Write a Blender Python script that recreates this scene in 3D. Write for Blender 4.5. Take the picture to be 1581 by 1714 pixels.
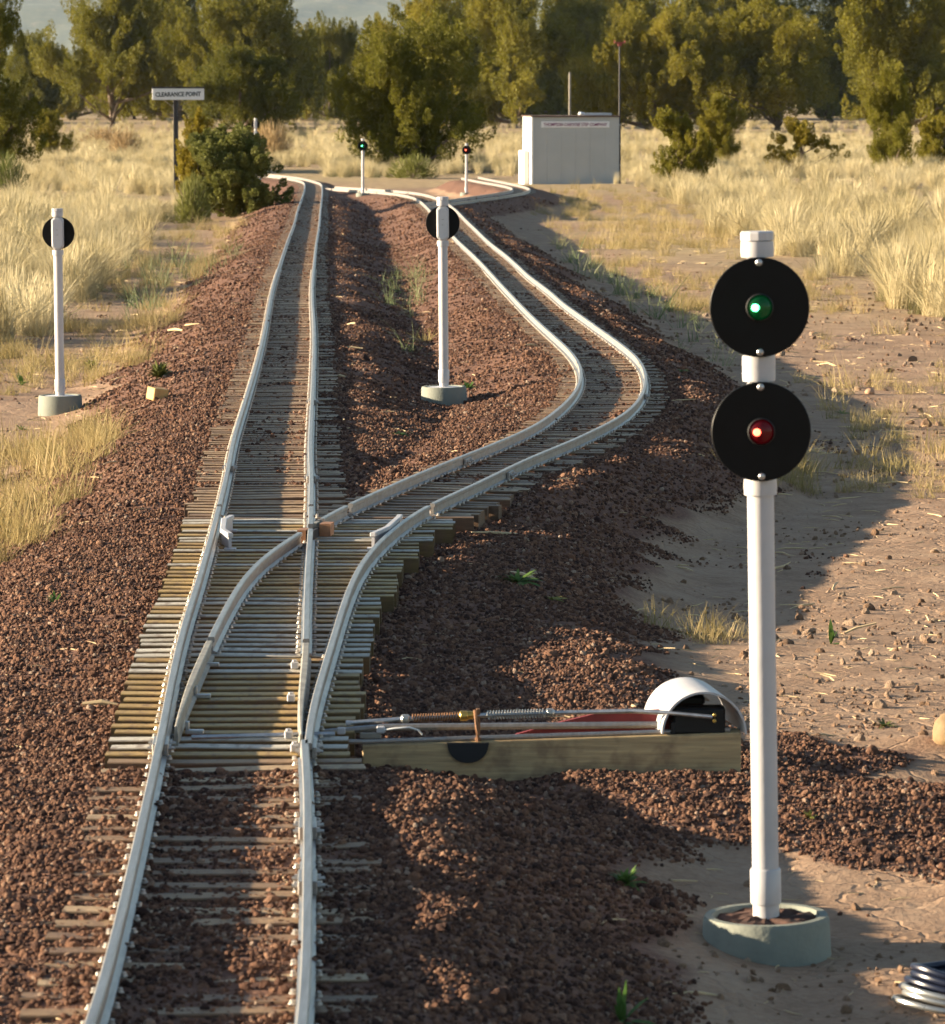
import bpy, bmesh, math, random
import numpy as np
from mathutils import Vector, Matrix, Euler

# ------------------------------------------------------------------ clear
for o in list(bpy.data.objects):
    bpy.data.objects.remove(o)
S = bpy.context.scene
C = S.collection
random.seed(7)
RNG = np.random.default_rng(11)
R = math.radians

# ------------------------------------------------------------------ camera
F_PX, CX, CY, HOR = 7000.0, 790.5, 857.0, 154.0       # focal length and horizon row of the photograph, in its pixels
CAM_Z = 0.916
PITCH = math.atan((CY - HOR) / F_PX)
cam_d = bpy.data.cameras.new('camera')
cam = bpy.data.objects.new('camera', cam_d)
C.objects.link(cam)
cam.location = (0, 0, CAM_Z)
cam.rotation_euler = (math.pi / 2 - PITCH, 0, 0)
cam_d.sensor_fit = 'HORIZONTAL'
cam_d.sensor_width = 36.0
cam_d.lens = F_PX / 1581.0 * 36.0
cam_d.clip_start = 0.1
cam_d.clip_end = 20000
cam_d.dof.use_dof = True
cam_d.dof.focus_distance = 9.5
cam_d.dof.aperture_fstop = 34.0
S.camera = cam

# ------------------------------------------------------------------ sky, sun, exposure
SUN_EL = 12.5
SUN_DIR = Vector((-1.0, 0.05, math.tan(R(SUN_EL)))).normalized()      # towards the sun
W = bpy.data.worlds.new('World')
S.world = W
W.use_nodes = True
wn = W.node_tree.nodes
wn.clear()
sky = wn.new('ShaderNodeTexSky')
sky.sky_type = 'NISHITA'
sky.sun_disc = False
sky.sun_elevation = R(SUN_EL)
sky.sun_rotation = math.atan2(SUN_DIR.x, SUN_DIR.y)
sky.air_density = 1.0
sky.dust_density = 0.4
bg = wn.new('ShaderNodeBackground')
bg.inputs['Strength'].default_value = 0.05
wo = wn.new('ShaderNodeOutputWorld')
W.node_tree.links.new(sky.outputs[0], bg.inputs[0])
W.node_tree.links.new(bg.outputs[0], wo.inputs[0])
sl = bpy.data.lights.new('sun', 'SUN')
sl.energy = 5.0
sl.angle = R(0.53)
sl.color = (1.0, 0.81, 0.565)
sun = bpy.data.objects.new('sun', sl)
C.objects.link(sun)
sun.rotation_euler = SUN_DIR.to_track_quat('Z', 'Y').to_euler()
S.view_settings.view_transform = 'Standard'
S.view_settings.look = 'None'
S.view_settings.exposure = 2.02
S.view_settings.gamma = 1.0
S.view_settings.use_curve_mapping = False
S.render.engine = 'CYCLES'
S.cycles.max_bounces = 5
S.cycles.adaptive_threshold = 0.02
S.cycles.diffuse_bounces = 2
S.cycles.glossy_bounces = 2
S.cycles.transmission_bounces = 2

# ------------------------------------------------------------------ grade of the line, pixel -> place
GY = np.array([-50, 6, 9, 12, 17, 25, 33, 50, 65, 100, 200, 400, 6000.])
GZ = np.array([.036, .036, .015, -.002, -.035, -.08, -.13, -.21, -.30, -.45, -.70, -.9, -1.0])
def G(y):
    return np.interp(y, GY, GZ)
def ray(px, py):
    u = (px - CX) / F_PX
    v = -(py - CY) / F_PX
    c, s = math.cos(PITCH), math.sin(PITCH)
    return np.array([u, c + v * s, -s + v * c])
def at(px, py, dz=0.0):
    """the place on the surface G(y)+dz seen at a photograph pixel"""
    d = ray(px, py)
    y = 20.0
    for _ in range(60):
        z = float(G(y)) + dz
        yn = (z - CAM_Z) / d[2] * d[1]
        if not (0 < yn < 5000):
            yn = 5000
        y = 0.5 * y + 0.5 * yn
    t = y / d[1]
    return np.array([d[0] * t, y, CAM_Z + d[2] * t])
def at_y(px, py, y):
    d = ray(px, py)
    t = y / d[1]
    return np.array([d[0] * t, y, CAM_Z + d[2] * t])
def ppm(y):
    return F_PX / y

# ------------------------------------------------------------------ noise
def _hash(ix, iy, seed):
    h = (ix.astype(np.int64) * 374761393 + iy.astype(np.int64) * 668265263 + seed * 974711) & 0x7fffffff
    h = ((h ^ (h >> 13)) * 1274126177) & 0x7fffffff
    return ((h ^ (h >> 16)) & 0xffff) / 65535.0
def vnoise(x, y, sc, seed=0):
    x = np.asarray(x, float) / sc
    y = np.asarray(y, float) / sc
    ix = np.floor(x); iy = np.floor(y)
    fx = x - ix; fy = y - iy
    fx = fx * fx * (3 - 2 * fx); fy = fy * fy * (3 - 2 * fy)
    a = _hash(ix, iy, seed); b = _hash(ix + 1, iy, seed)
    c = _hash(ix, iy + 1, seed); d = _hash(ix + 1, iy + 1, seed)
    return (a * (1 - fx) + b * fx) * (1 - fy) + (c * (1 - fx) + d * fx) * fy - 0.5
def sstep(a, b, x):
    t = np.clip((np.asarray(x, float) - a) / (b - a), 0, 1)
    return t * t * (3 - 2 * t)

# ------------------------------------------------------------------ materials
def new_mat(name):
    m = bpy.data.materials.new(name)
    m.use_nodes = True
    nt = m.node_tree
    nt.nodes.clear()
    out = nt.nodes.new('ShaderNodeOutputMaterial')
    b = nt.nodes.new('ShaderNodeBsdfPrincipled')
    nt.links.new(b.outputs[0], out.inputs[0])
    return m, nt, b, out
def ramp(nt, stops):
    r = nt.nodes.new('ShaderNodeValToRGB')
    cr = r.color_ramp
    while len(cr.elements) < len(stops):
        cr.elements.new(0.5)
    for e, (p, c) in zip(cr.elements, stops):
        e.position = p
        e.color = (c[0], c[1], c[2], 1)
    return r
def tex_noise(nt, scale, detail=4, rough=0.6, coord=None):
    n = nt.nodes.new('ShaderNodeTexNoise')
    n.inputs['Scale'].default_value = scale
    n.inputs['Detail'].default_value = detail
    n.inputs['Roughness'].default_value = rough
    if coord is not None:
        nt.links.new(coord, n.inputs['Vector'])
    return n
def coord(nt, which='Object'):
    t = nt.nodes.new('ShaderNodeTexCoord')
    return t.outputs[which]
def bump(nt, h, strength, dist, bsdf):
    b = nt.nodes.new('ShaderNodeBump')
    b.inputs['Strength'].default_value = strength
    b.inputs['Distance'].default_value = dist
    nt.links.new(h, b.inputs['Height'])
    nt.links.new(b.outputs[0], bsdf.inputs['Normal'])
    return b
def mixc(nt, fac, a, b, mode='MIX'):
    m = nt.nodes.new('ShaderNodeMix')
    m.data_type = 'RGBA'
    m.blend_type = mode
    for k, v in ((0, fac), (6, a), (7, b)):
        if hasattr(v, 'links'):
            nt.links.new(v, m.inputs[k])
        elif k == 0:
            m.inputs[k].default_value = v
        else:
            m.inputs[k].default_value = (v[0], v[1], v[2], 1)
    return m.outputs[2]
def mathn(nt, op, a, b=0.0):
    m = nt.nodes.new('ShaderNodeMath')
    m.operation = op
    for k, v in ((0, a), (1, b)):
        if hasattr(v, 'links'):
            nt.links.new(v, m.inputs[k])
        else:
            m.inputs[k].default_value = v
    return m.outputs[0]

MATS = {}
def simple(name, col, rough=0.6, metal=0.0, var=0.15, scale=40, bmp=0.0, bscale=120, spec=None):
    """plain surface with uneven tone, a little dirt and fine relief"""
    m, nt, b, out = new_mat(name)
    co = coord(nt)
    n = tex_noise(nt, scale, 5, 0.65, co)
    lo = [c * (1 - var) for c in col]
    hi = [min(1, c * (1 + var)) for c in col]
    r = ramp(nt, [(0.3, lo), (0.7, hi)])
    nt.links.new(n.outputs[0], r.inputs[0])
    nt.links.new(r.outputs[0], b.inputs['Base Color'])
    rr = nt.nodes.new('ShaderNodeMapRange')
    rr.inputs[3].default_value = max(0.02, rough - 0.12)
    rr.inputs[4].default_value = min(1, rough + 0.12)
    nt.links.new(n.outputs[0], rr.inputs[0])
    nt.links.new(rr.outputs[0], b.inputs['Roughness'])
    b.inputs['Metallic'].default_value = metal
    if spec is not None:
        b.inputs['Specular IOR Level'].default_value = spec
    if bmp:
        n2 = tex_noise(nt, bscale, 4, 0.6, co)
        bump(nt, n2.outputs[0], bmp, 0.004, b)
    MATS[name] = m
    return m

def rail_mat():
    m, nt, b, out = new_mat('rail_aluminium')
    co = coord(nt)
    mp = nt.nodes.new('ShaderNodeMapping'); mp.inputs['Scale'].default_value = (160, 7, 90)
    nt.links.new(co, mp.inputs[0])
    n = tex_noise(nt, 1.0, 5, 0.7, mp.outputs[0])
    n2 = tex_noise(nt, 26, 4, 0.7, co)
    r = ramp(nt, [(0.3, (0.26, 0.255, 0.25)), (0.7, (0.42, 0.415, 0.41))])
    nt.links.new(n.outputs[0], r.inputs[0])
    ge = nt.nodes.new('ShaderNodeNewGeometry'); sx = nt.nodes.new('ShaderNodeSeparateXYZ')
    nt.links.new(ge.outputs['True Normal'], sx.inputs[0])
    side = nt.nodes.new('ShaderNodeMapRange'); side.inputs[1].default_value = 0.9; side.inputs[2].default_value = 0.3
    nt.links.new(sx.outputs[2], side.inputs[0])
    dr = ramp(nt, [(0.42, (0, 0, 0)), (0.68, (1, 1, 1))]); nt.links.new(n2.outputs[0], dr.inputs[0])
    dust = mathn(nt, 'MULTIPLY', side.outputs[0], mathn(nt, 'ADD', mathn(nt, 'MULTIPLY', dr.outputs[0], 0.55), 0.22))
    nt.links.new(mixc(nt, dust, r.outputs[0], (0.29, 0.215, 0.16)), b.inputs['Base Color'])
    nt.links.new(mathn(nt, 'SUBTRACT', 0.80, mathn(nt, 'MULTIPLY', dust, 0.9)), b.inputs['Metallic'])
    nt.links.new(mathn(nt, 'ADD', 0.26, mathn(nt, 'ADD', mathn(nt, 'MULTIPLY', side.outputs[0], 0.2), mathn(nt, 'MULTIPLY', n2.outputs[0], 0.2))), b.inputs['Roughness'])
    bump(nt, n.outputs[0], 0.12, 0.002, b)
    MATS['rail_aluminium'] = m
rail_mat()
simple('point_rail', (0.30, 0.285, 0.25), 0.6, 0.4, 0.3, 35, 0.2, 300)
simple('steel', (0.45, 0.45, 0.46), 0.38, 0.85, 0.2, 60)
simple('spike_steel', (0.48, 0.45, 0.41), 0.45, 0.6, 0.25, 90)
simple('black_matte', (0.012, 0.012, 0.014), 0.75, 0, 0.3, 40)
simple('black_plastic', (0.011, 0.011, 0.012), 0.5, 0, 0.3, 60, spec=0.3)
simple('black_disc', (0.0035, 0.0038, 0.0045), 0.45, 0, 0.4, 25, spec=0.16)
simple('pvc_white', (0.46, 0.45, 0.465), 0.42, 0, 0.10, 9, 0.10, 60)
simple('pvc_grey', (0.55, 0.56, 0.58), 0.5, 0, 0.08, 14)
simple('base_grey', (0.185, 0.20, 0.170), 0.8, 0, 0.14, 22, 0.25, 150)
simple('brass', (0.55, 0.36, 0.10), 0.35, 0.9, 0.2, 60)
simple('rusty_iron', (0.24, 0.12, 0.06), 0.8, 0.2, 0.4, 60, 0.3, 200)
simple('frog_brown', (0.30, 0.15, 0.08), 0.65, 0.3, 0.25, 60)
simple('red_board', (0.20, 0.022, 0.022), 0.55, 0, 0.2, 25)
simple('hut_panel_shaded', (0.40, 0.41, 0.415), 0.65, 0, 0.06, 3, 0.1, 20)  # white wall colour greyed to carry the shade of the front
simple('hut_trim_lit', (0.66, 0.65, 0.63), 0.65, 0, 0.06, 4)  # white trim, also the sunlit side wall kept lighter than the front
simple('roof_brown', (0.10, 0.06, 0.045), 0.85, 0, 0.3, 8)
simple('dark_post', (0.030, 0.028, 0.032), 0.7, 0, 0.35, 14, 0.3, 60)
simple('grey_post', (0.20, 0.18, 0.15), 0.8, 0, 0.3, 6, 0.3, 30)
simple('red_paint', (0.33, 0.07, 0.06), 0.6, 0, 0.2, 8)
simple('sign_white', (0.74, 0.74, 0.76), 0.5, 0, 0.05, 8)
simple('ink_black', (0.03, 0.04, 0.045), 0.6, 0, 0.1, 8)
simple('ink_purple', (0.20, 0.03, 0.12), 0.6, 0, 0.1, 8)
simple('wood_block', (0.50, 0.30, 0.11), 0.7, 0, 0.25, 30, 0.2, 90)
simple('stone_tan', (0.40, 0.24, 0.15), 0.85, 0, 0.25, 30, 0.5, 80)
simple('stone_yellow', (0.23, 0.15, 0.075), 0.85, 0, 0.25, 30, 0.5, 80)
simple('wire_white', (0.75, 0.75, 0.74), 0.5, 0, 0.05, 20)
simple('cable_silver', (0.40, 0.40, 0.38), 0.3, 0.7, 0.15, 20)
simple('cable_navy', (0.012, 0.016, 0.035), 0.35, 0, 0.2, 20)
simple('yellow_tie', (0.72, 0.50, 0.08), 0.5, 0, 0.1, 20)
simple('bark', (0.17, 0.125, 0.095), 0.9, 0, 0.35, 9, 0.6, 25)
simple('dead_straw', (0.55, 0.42, 0.24), 0.8, 0, 0.2, 20)

def wood_mat(name, stops, side=None, along='X'):
    m, nt, b, out = new_mat(name)
    oi = nt.nodes.new('ShaderNodeObjectInfo')
    r = ramp(nt, stops)
    r.color_ramp.interpolation = 'LINEAR'
    nt.links.new(oi.outputs['Random'], r.inputs[0])
    tc = coord(nt, 'Object')
    add = nt.nodes.new('ShaderNodeVectorMath'); add.operation = 'ADD'
    nt.links.new(tc, add.inputs[0])
    comb = nt.nodes.new('ShaderNodeCombineXYZ')
    k = mathn(nt, 'MULTIPLY', oi.outputs['Random'], 37.0)
    for i in range(3):
        nt.links.new(k, comb.inputs[i])
    nt.links.new(comb.outputs[0], add.inputs[1])
    mp = nt.nodes.new('ShaderNodeMapping')
    mp.inputs['Scale'].default_value = (3, 60, 60) if along == 'X' else (60, 3, 60)
    nt.links.new(add.outputs[0], mp.inputs[0])
    n = tex_noise(nt, 3.0, 6, 0.65, mp.outputs[0])
    rr = ramp(nt, [(0.25, (0.55, 0.52, 0.50)), (0.75, (1.2, 1.17, 1.1))])
    nt.links.new(n.outputs[0], rr.inputs[0])
    basec = r.outputs[0]
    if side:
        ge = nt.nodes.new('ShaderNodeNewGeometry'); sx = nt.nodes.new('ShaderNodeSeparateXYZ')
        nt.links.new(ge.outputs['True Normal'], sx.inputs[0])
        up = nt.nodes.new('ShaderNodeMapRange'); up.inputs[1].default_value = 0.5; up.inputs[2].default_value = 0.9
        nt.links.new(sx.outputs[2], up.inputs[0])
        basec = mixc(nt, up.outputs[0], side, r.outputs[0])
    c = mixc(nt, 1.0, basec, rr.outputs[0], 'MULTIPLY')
    n2 = tex_noise(nt, 22, 3, 0.6, add.outputs[0])
    dirt = ramp(nt, [(0.5, (0, 0, 0)), (0.66, (1, 1, 1))])
    nt.links.new(n2.outputs[0], dirt.inputs[0])
    c2 = mixc(nt, mathn(nt, 'MULTIPLY', dirt.outputs[0], 0.55), c, (0.12, 0.065, 0.04))
    nt.links.new(c2, b.inputs['Base Color'])
    b.inputs['Roughness'].default_value = 0.6
    bump(nt, n.outputs[0], 0.35, 0.003, b)
    MATS[name] = m
    return m
wood_mat('tie_treated', [(0.0, (0.27, 0.185, 0.07)), (0.45, (0.34, 0.25, 0.11)), (0.55, (0.47, 0.44, 0.37)), (1.0, (0.62, 0.60, 0.54))])
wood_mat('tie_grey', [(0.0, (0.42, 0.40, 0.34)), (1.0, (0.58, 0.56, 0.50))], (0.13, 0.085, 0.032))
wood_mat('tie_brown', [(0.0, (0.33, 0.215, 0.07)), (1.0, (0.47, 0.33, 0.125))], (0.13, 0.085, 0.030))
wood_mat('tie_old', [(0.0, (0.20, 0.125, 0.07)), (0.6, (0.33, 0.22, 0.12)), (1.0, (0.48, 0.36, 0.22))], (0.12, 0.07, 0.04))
wood_mat('plank_wood', [(0.0, (0.46, 0.345, 0.19)), (1.0, (0.46, 0.345, 0.19))])

def ground_material():
    m, nt, b, out = new_mat('earth')
    co = coord(nt)
    ag = nt.nodes.new('ShaderNodeAttribute'); ag.attribute_name = 'gravel'
    as_ = nt.nodes.new('ShaderNodeAttribute'); as_.attribute_name = 'straw'
    n1 = tex_noise(nt, 90, 5, 0.7, co)
    n2 = tex_noise(nt, 6, 5, 0.65, co)
    n3 = tex_noise(nt, 0.8, 4, 0.6, co)
    # red cinder
    rg = ramp(nt, [(0.25, (0.090, 0.052, 0.042)), (0.55, (0.18, 0.098, 0.068)), (0.8, (0.29, 0.165, 0.108))])
    nt.links.new(n1.outputs[0], rg.inputs[0])
    # dirt
    mixn = mathn(nt, 'ADD', mathn(nt, 'MULTIPLY', n2.outputs[0], 0.6), mathn(nt, 'MULTIPLY', n1.outputs[0], 0.4))
    rd = ramp(nt, [(0.32, (0.20, 0.125, 0.08)), (0.5, (0.315, 0.21, 0.14)), (0.68, (0.40, 0.285, 0.195))])
    nt.links.new(mixn, rd.inputs[0])
    rs = ramp(nt, [(0.3, (0.26, 0.19, 0.10)), (0.7, (0.46, 0.36, 0.20))])
    nt.links.new(n2.outputs[0], rs.inputs[0])
    edge = nt.nodes.new('ShaderNodeMapRange')
    nt.links.new(mathn(nt, 'ADD', ag.outputs['Fac'], mathn(nt, 'MULTIPLY', mathn(nt, 'SUBTRACT', n2.outputs[0], 0.5), 0.9)), edge.inputs[0])
    edge.inputs[1].default_value = 0.35
    edge.inputs[2].default_value = 0.65
    c = mixc(nt, as_.outputs['Fac'], rd.outputs[0], rs.outputs[0])
    c = mixc(nt, edge.outputs[0], c, rg.outputs[0])
    nt.links.new(c, b.inputs['Base Color'])
    b.inputs['Roughness'].default_value = 0.95
    b.inputs['Specular IOR Level'].default_value = 0.15
    # relief: pebbles, clods and drying cracks
    v = nt.nodes.new('ShaderNodeTexVoronoi'); v.feature = 'F1'
    v.inputs['Scale'].default_value = 95
    nt.links.new(co, v.inputs['Vector'])
    vc = nt.nodes.new('ShaderNodeTexVoronoi'); vc.feature = 'DISTANCE_TO_EDGE'
    vc.inputs['Scale'].default_value = 9
    wv = nt.nodes.new('ShaderNodeVectorMath'); wv.operation = 'ADD'
    nw = tex_noise(nt, 7, 3, 0.6, co)
    sc = nt.nodes.new('ShaderNodeVectorMath'); sc.operation = 'SCALE'; sc.inputs['Scale'].default_value = 0.14
    nt.links.new(nw.outputs['Color'], sc.inputs[0])
    nt.links.new(co, wv.inputs[0]); nt.links.new(sc.outputs[0], wv.inputs[1])
    nt.links.new(wv.outputs[0], vc.inputs['Vector'])
    crack = nt.nodes.new('ShaderNodeMapRange')
    nt.links.new(vc.outputs['Distance'], crack.inputs[0])
    crack.inputs[2].default_value = 0.05
    peb = mathn(nt, 'MULTIPLY', mathn(nt, 'SUBTRACT', 1.0, v.outputs['Distance']), edge.outputs[0])
    inv = mathn(nt, 'SUBTRACT', 1.0, edge.outputs[0])
    cr = mathn(nt, 'MULTIPLY', crack.outputs[0], mathn(nt, 'MULTIPLY', inv, 0.7))
    nf = tex_noise(nt, 45, 6, 0.7, co)
    h = mathn(nt, 'ADD', mathn(nt, 'ADD', mathn(nt, 'MULTIPLY', peb, 0.7), cr), mathn(nt, 'MULTIPLY', nf.outputs[0], 1.6))
    bump(nt, h, 0.55, 0.007, b)
    MATS['earth'] = m
ground_material()

def stone_mat(name, stops):
    m, nt, b, out = new_mat(name)
    oi = nt.nodes.new('ShaderNodeObjectInfo')
    r = ramp(nt, stops)
    nt.links.new(oi.outputs['Random'], r.inputs[0])
    n = tex_noise(nt, 2.5, 4, 0.7, coord(nt))
    rr = ramp(nt, [(0.3, (0.7, 0.7, 0.7)), (0.7, (1.15, 1.15, 1.15))])
    nt.links.new(n.outputs[0], rr.inputs[0])
    nt.links.new(mixc(nt, 1.0, r.outputs[0], rr.outputs[0], 'MULTIPLY'), b.inputs['Base Color'])
    b.inputs['Roughness'].default_value = 0.95
    b.inputs['Specular IOR Level'].default_value = 0.15
    n2 = tex_noise(nt, 5, 4, 0.7, coord(nt))
    bump(nt, n2.outputs[0], 0.6, 0.15, b)
    MATS[name] = m
stone_mat('cinder', [(0.0, (0.065, 0.040, 0.035)), (0.35, (0.15, 0.080, 0.056)), (0.7, (0.245, 0.130, 0.084)), (0.93, (0.35, 0.205, 0.135)), (1.0, (0.45, 0.34, 0.26))])
stone_mat('clod', [(0.0, (0.24, 0.15, 0.095)), (0.6, (0.34, 0.225, 0.15)), (1.0, (0.44, 0.33, 0.24))])

def leaf_mat(name, stops, trans=0.25, rough=0.6, nscale=2.0):
    m, nt, b, out = new_mat(name)
    oi = nt.nodes.new('ShaderNodeObjectInfo')
    n = tex_noise(nt, nscale, 3, 0.6, coord(nt))
    f = mathn(nt, 'ADD', mathn(nt, 'MULTIPLY', oi.outputs['Random'], 0.55), mathn(nt, 'SUBTRACT', mathn(nt, 'MULTIPLY', n.outputs[0], 0.9), 0.22))
    r = ramp(nt, stops)
    nt.links.new(f, r.inputs[0])
    nt.links.new(r.outputs[0], b.inputs['Base Color'])
    b.inputs['Roughness'].default_value = rough
    b.inputs['Specular IOR Level'].default_value = 0.2
    t = nt.nodes.new('ShaderNodeBsdfTranslucent')
    nt.links.new(r.outputs[0], t.inputs[0])
    mx = nt.nodes.new('ShaderNodeMixShader')
    mx.inputs[0].default_value = trans
    nt.links.new(b.outputs[0], mx.inputs[1])
    nt.links.new(t.outputs[0], mx.inputs[2])
    nt.links.new(mx.outputs[0], out.inputs[0])
    MATS[name] = m
leaf_mat('juniper', [(0.0, (0.068, 0.078, 0.013)), (0.5, (0.165, 0.155, 0.021)), (1.0, (0.28, 0.23, 0.030))], 0.36, 0.65, 3.0)
leaf_mat('juniper_yellow', [(0.0, (0.15, 0.13, 0.018)), (0.5, (0.26, 0.21, 0.025)), (1.0, (0.36, 0.27, 0.04))], 0.25, 0.65, 3.0)
leaf_mat('bush_green', [(0.0, (0.085, 0.105, 0.032)), (0.5, (0.155, 0.165, 0.044)), (1.0, (0.24, 0.225, 0.058))], 0.25, 0.65, 3.0)
leaf_mat('brush_tan', [(0.0, (0.20, 0.13, 0.07)), (0.5, (0.32, 0.23, 0.12)), (1.0, (0.42, 0.30, 0.15))], 0.25, 0.7, 3.0)
leaf_mat('grass_dry', [(0.0, (0.19, 0.17, 0.08)), (0.22, (0.37, 0.31, 0.165)), (0.55, (0.53, 0.455, 0.275)), (1.0, (0.66, 0.585, 0.39))], 0.30, 0.6, 6.0)
leaf_mat('grass_short', [(0.0, (0.16, 0.15, 0.05)), (0.4, (0.33, 0.26, 0.11)), (0.75, (0.48, 0.37, 0.18)), (1.0, (0.58, 0.46, 0.25))], 0.30, 0.6, 9.0)
leaf_mat('grass_green', [(0.0, (0.10, 0.14, 0.06)), (0.5, (0.18, 0.21, 0.10)), (1.0, (0.40, 0.36, 0.20))], 0.30, 0.6, 9.0)
leaf_mat('weed_green', [(0.0, (0.05, 0.12, 0.025)), (1.0, (0.13, 0.20, 0.05))], 0.3, 0.6, 30.0)

def emit(name, col, strength):
    m, nt, b, out = new_mat(name)
    b.inputs['Base Color'].default_value = (*col, 1)
    b.inputs['Emission Color'].default_value = (*col, 1)
    b.inputs['Emission Strength'].default_value = strength
    MATS[name] = m
emit('lamp_green', (0.10, 1.0, 0.35), 2.6)
emit('lamp_red', (1.0, 0.10, 0.05), 2.6)
def lens(name, col, glow):
    m, nt, b, out = new_mat(name)
    b.inputs['Base Color'].default_value = (*col, 1)
    b.inputs['Roughness'].default_value = 0.22
    b.inputs['Emission Color'].default_value = (*col, 1)
    b.inputs['Emission Strength'].default_value = glow
    b.inputs['Specular IOR Level'].default_value = 0.25
    MATS[name] = m
lens('lens_green', (0.0012, 0.040, 0.010), 0.10)
lens('lens_red', (0.050, 0.0012, 0.0025), 0.10)

def hill_mat():
    m, nt, b, out = new_mat('hill_wood')
    n = tex_noise(nt, 0.045, 6, 0.75, coord(nt))
    r = ramp(nt, [(0.35, (0.035, 0.045, 0.022)), (0.55, (0.075, 0.080, 0.035)), (0.75, (0.20, 0.15, 0.09))])
    nt.links.new(n.outputs[0], r.inputs[0])
    nt.links.new(r.outputs[0], b.inputs['Base Color'])
    b.inputs['Roughness'].default_value = 1.0
    MATS['hill_wood'] = m
hill_mat()

# ------------------------------------------------------------------ object helpers
def mesh_from(name, verts, faces, mat=None, smooth=False):
    me = bpy.data.meshes.new(name)
    verts = np.asarray(verts, float)
    if isinstance(faces, np.ndarray):
        n, k = faces.shape
        me.vertices.add(len(verts))
        me.vertices.foreach_set('co', verts.ravel())
        me.loops.add(n * k)
        me.loops.foreach_set('vertex_index', faces.ravel().astype(np.int32))
        me.polygons.add(n)
        me.polygons.foreach_set('loop_start', np.arange(0, n * k, k, dtype=np.int32))
        me.polygons.foreach_set('loop_total', np.full(n, k, dtype=np.int32))
        me.update(calc_edges=True)
    else:
        me.from_pydata([tuple(v) for v in verts], [], [tuple(f) for f in faces])
        me.update()
    if mat:
        me.materials.append(MATS[mat])
    if smooth:
        me.polygons.foreach_set('use_smooth', np.ones(len(me.polygons), dtype=bool))
    return me
def link(name, data, parent=None, loc=None, rot=None, scale=None):
    o = bpy.data.objects.new(name, data)
    C.objects.link(o)
    if parent is not None:
        o.parent = parent
    if loc is not None: o.location = tuple(float(v) for v in loc)
    if rot is not None: o.rotation_euler = rot
    if scale is not None: o.scale = scale
    return o
def tag(o, label, cat, group=None):
    o['label'] = label
    o['category'] = cat
    if group: o['group'] = group
    return o
def thing(name, label, cat, loc, rot=(0, 0, 0), group=None):
    return tag(link(name, None, None, loc, rot), label, cat, group)

class MB:
    """collects shapes for ONE mesh"""
    def __init__(s):
        s.v = []; s.f = []
    def add(s, verts, faces):
        k = len(s.v)
        s.v += [tuple(v) for v in verts]
        s.f += [tuple(i + k for i in f) for f in faces]
        return s
    def box(s, x0, x1, y0, y1, z0, z1, ch=0.0, M=None):
        bm = bmesh.new()
        bmesh.ops.create_cube(bm, size=1)
        for v in bm.verts:
            v.co = ((x0 + x1) / 2 + v.co.x * (x1 - x0), (y0 + y1) / 2 + v.co.y * (y1 - y0), (z0 + z1) / 2 + v.co.z * (z1 - z0))
        if ch:
            bmesh.ops.bevel(bm, geom=bm.edges[:], offset=ch, segments=1, affect='EDGES')
        if M is not None:
            bmesh.ops.transform(bm, matrix=M, verts=bm.verts)
        bm.verts.index_update()
        s.add([v.co[:] for v in bm.verts], [[v.index for v in f.verts] for f in bm.faces])
        bm.free()
        return s
    def lathe(s, prof, n=24, M=None, cap=True):
        vs = []; fs = []
        for (r, z) in prof:
            for i in range(n):
                a = 2 * math.pi * i / n
                vs.append(Vector((r * math.cos(a), r * math.sin(a), z)))
        for j in range(len(prof) - 1):
            for i in range(n):
                i2 = (i + 1) % n
                fs.append((j * n + i, j * n + i2, (j + 1) * n + i2, (j + 1) * n + i))
        if cap:
            fs.append(tuple(reversed(range(n))))
            fs.append(tuple((len(prof) - 1) * n + i for i in range(n)))
        if M is not None:
            vs = [M @ v for v in vs]
        return s.add(vs, fs)
    def tube(s, pts, rad, n=8, cap=True):
        pts = [Vector(p) for p in pts]
        rads = rad if hasattr(rad, '__len__') else [rad] * len(pts)
        vs = []; fs = []
        up = Vector((0, 0, 1))
        for k, p in enumerate(pts):
            t = (pts[min(k + 1, len(pts) - 1)] - pts[max(k - 1, 0)]).normalized()
            a = t.cross(up)
            if a.length < 1e-3: a = t.cross(Vector((1, 0, 0)))
            a.normalize()
            b = a.cross(t).normalized()
            for i in range(n):
                an = 2 * math.pi * i / n
                vs.append(p + (a * math.cos(an) + b * math.sin(an)) * rads[k])
        for k in range(len(pts) - 1):
            for i in range(n):
                i2 = (i + 1) % n
                fs.append((k * n + i, k * n + i2, (k + 1) * n + i2, (k + 1) * n + i))
        if cap:
            fs.append(tuple(reversed(range(n))))
            fs.append(tuple((len(pts) - 1) * n + i for i in range(n)))
        return s.add(vs, fs)
    def poly(s, outline, depth, M=None):
        """prism: outline in x,z, extruded along +y"""
        n = len(outline)
        vs = [Vector((x, 0, z)) for x, z in outline] + [Vector((x, depth, z)) for x, z in outline]
        fs = [tuple(range(n)), tuple(reversed(range(n, 2 * n)))]
        for i in range(n):
            j = (i + 1) % n
            fs.append((j, i, n + i, n + j))
        if M is not None:
            vs = [M @ v for v in vs]
        return s.add(vs, fs)
    def mesh(s, name, mat, smooth=False, angle=None):
        me = mesh_from(name, s.v, s.f, mat, smooth)
        bm = bmesh.new(); bm.from_mesh(me)
        bmesh.ops.recalc_face_normals(bm, faces=bm.faces)
        bm.to_mesh(me); bm.free()
        if smooth:
            try: me.set_sharp_from_angle(angle=R(angle or 35))
            except Exception: pass
        return me
    def build(s, name, mat, parent=None, smooth=False, loc=None, rot=None, angle=None):
        return link(name, s.mesh(name, mat, smooth, angle), parent, loc, rot)

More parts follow.
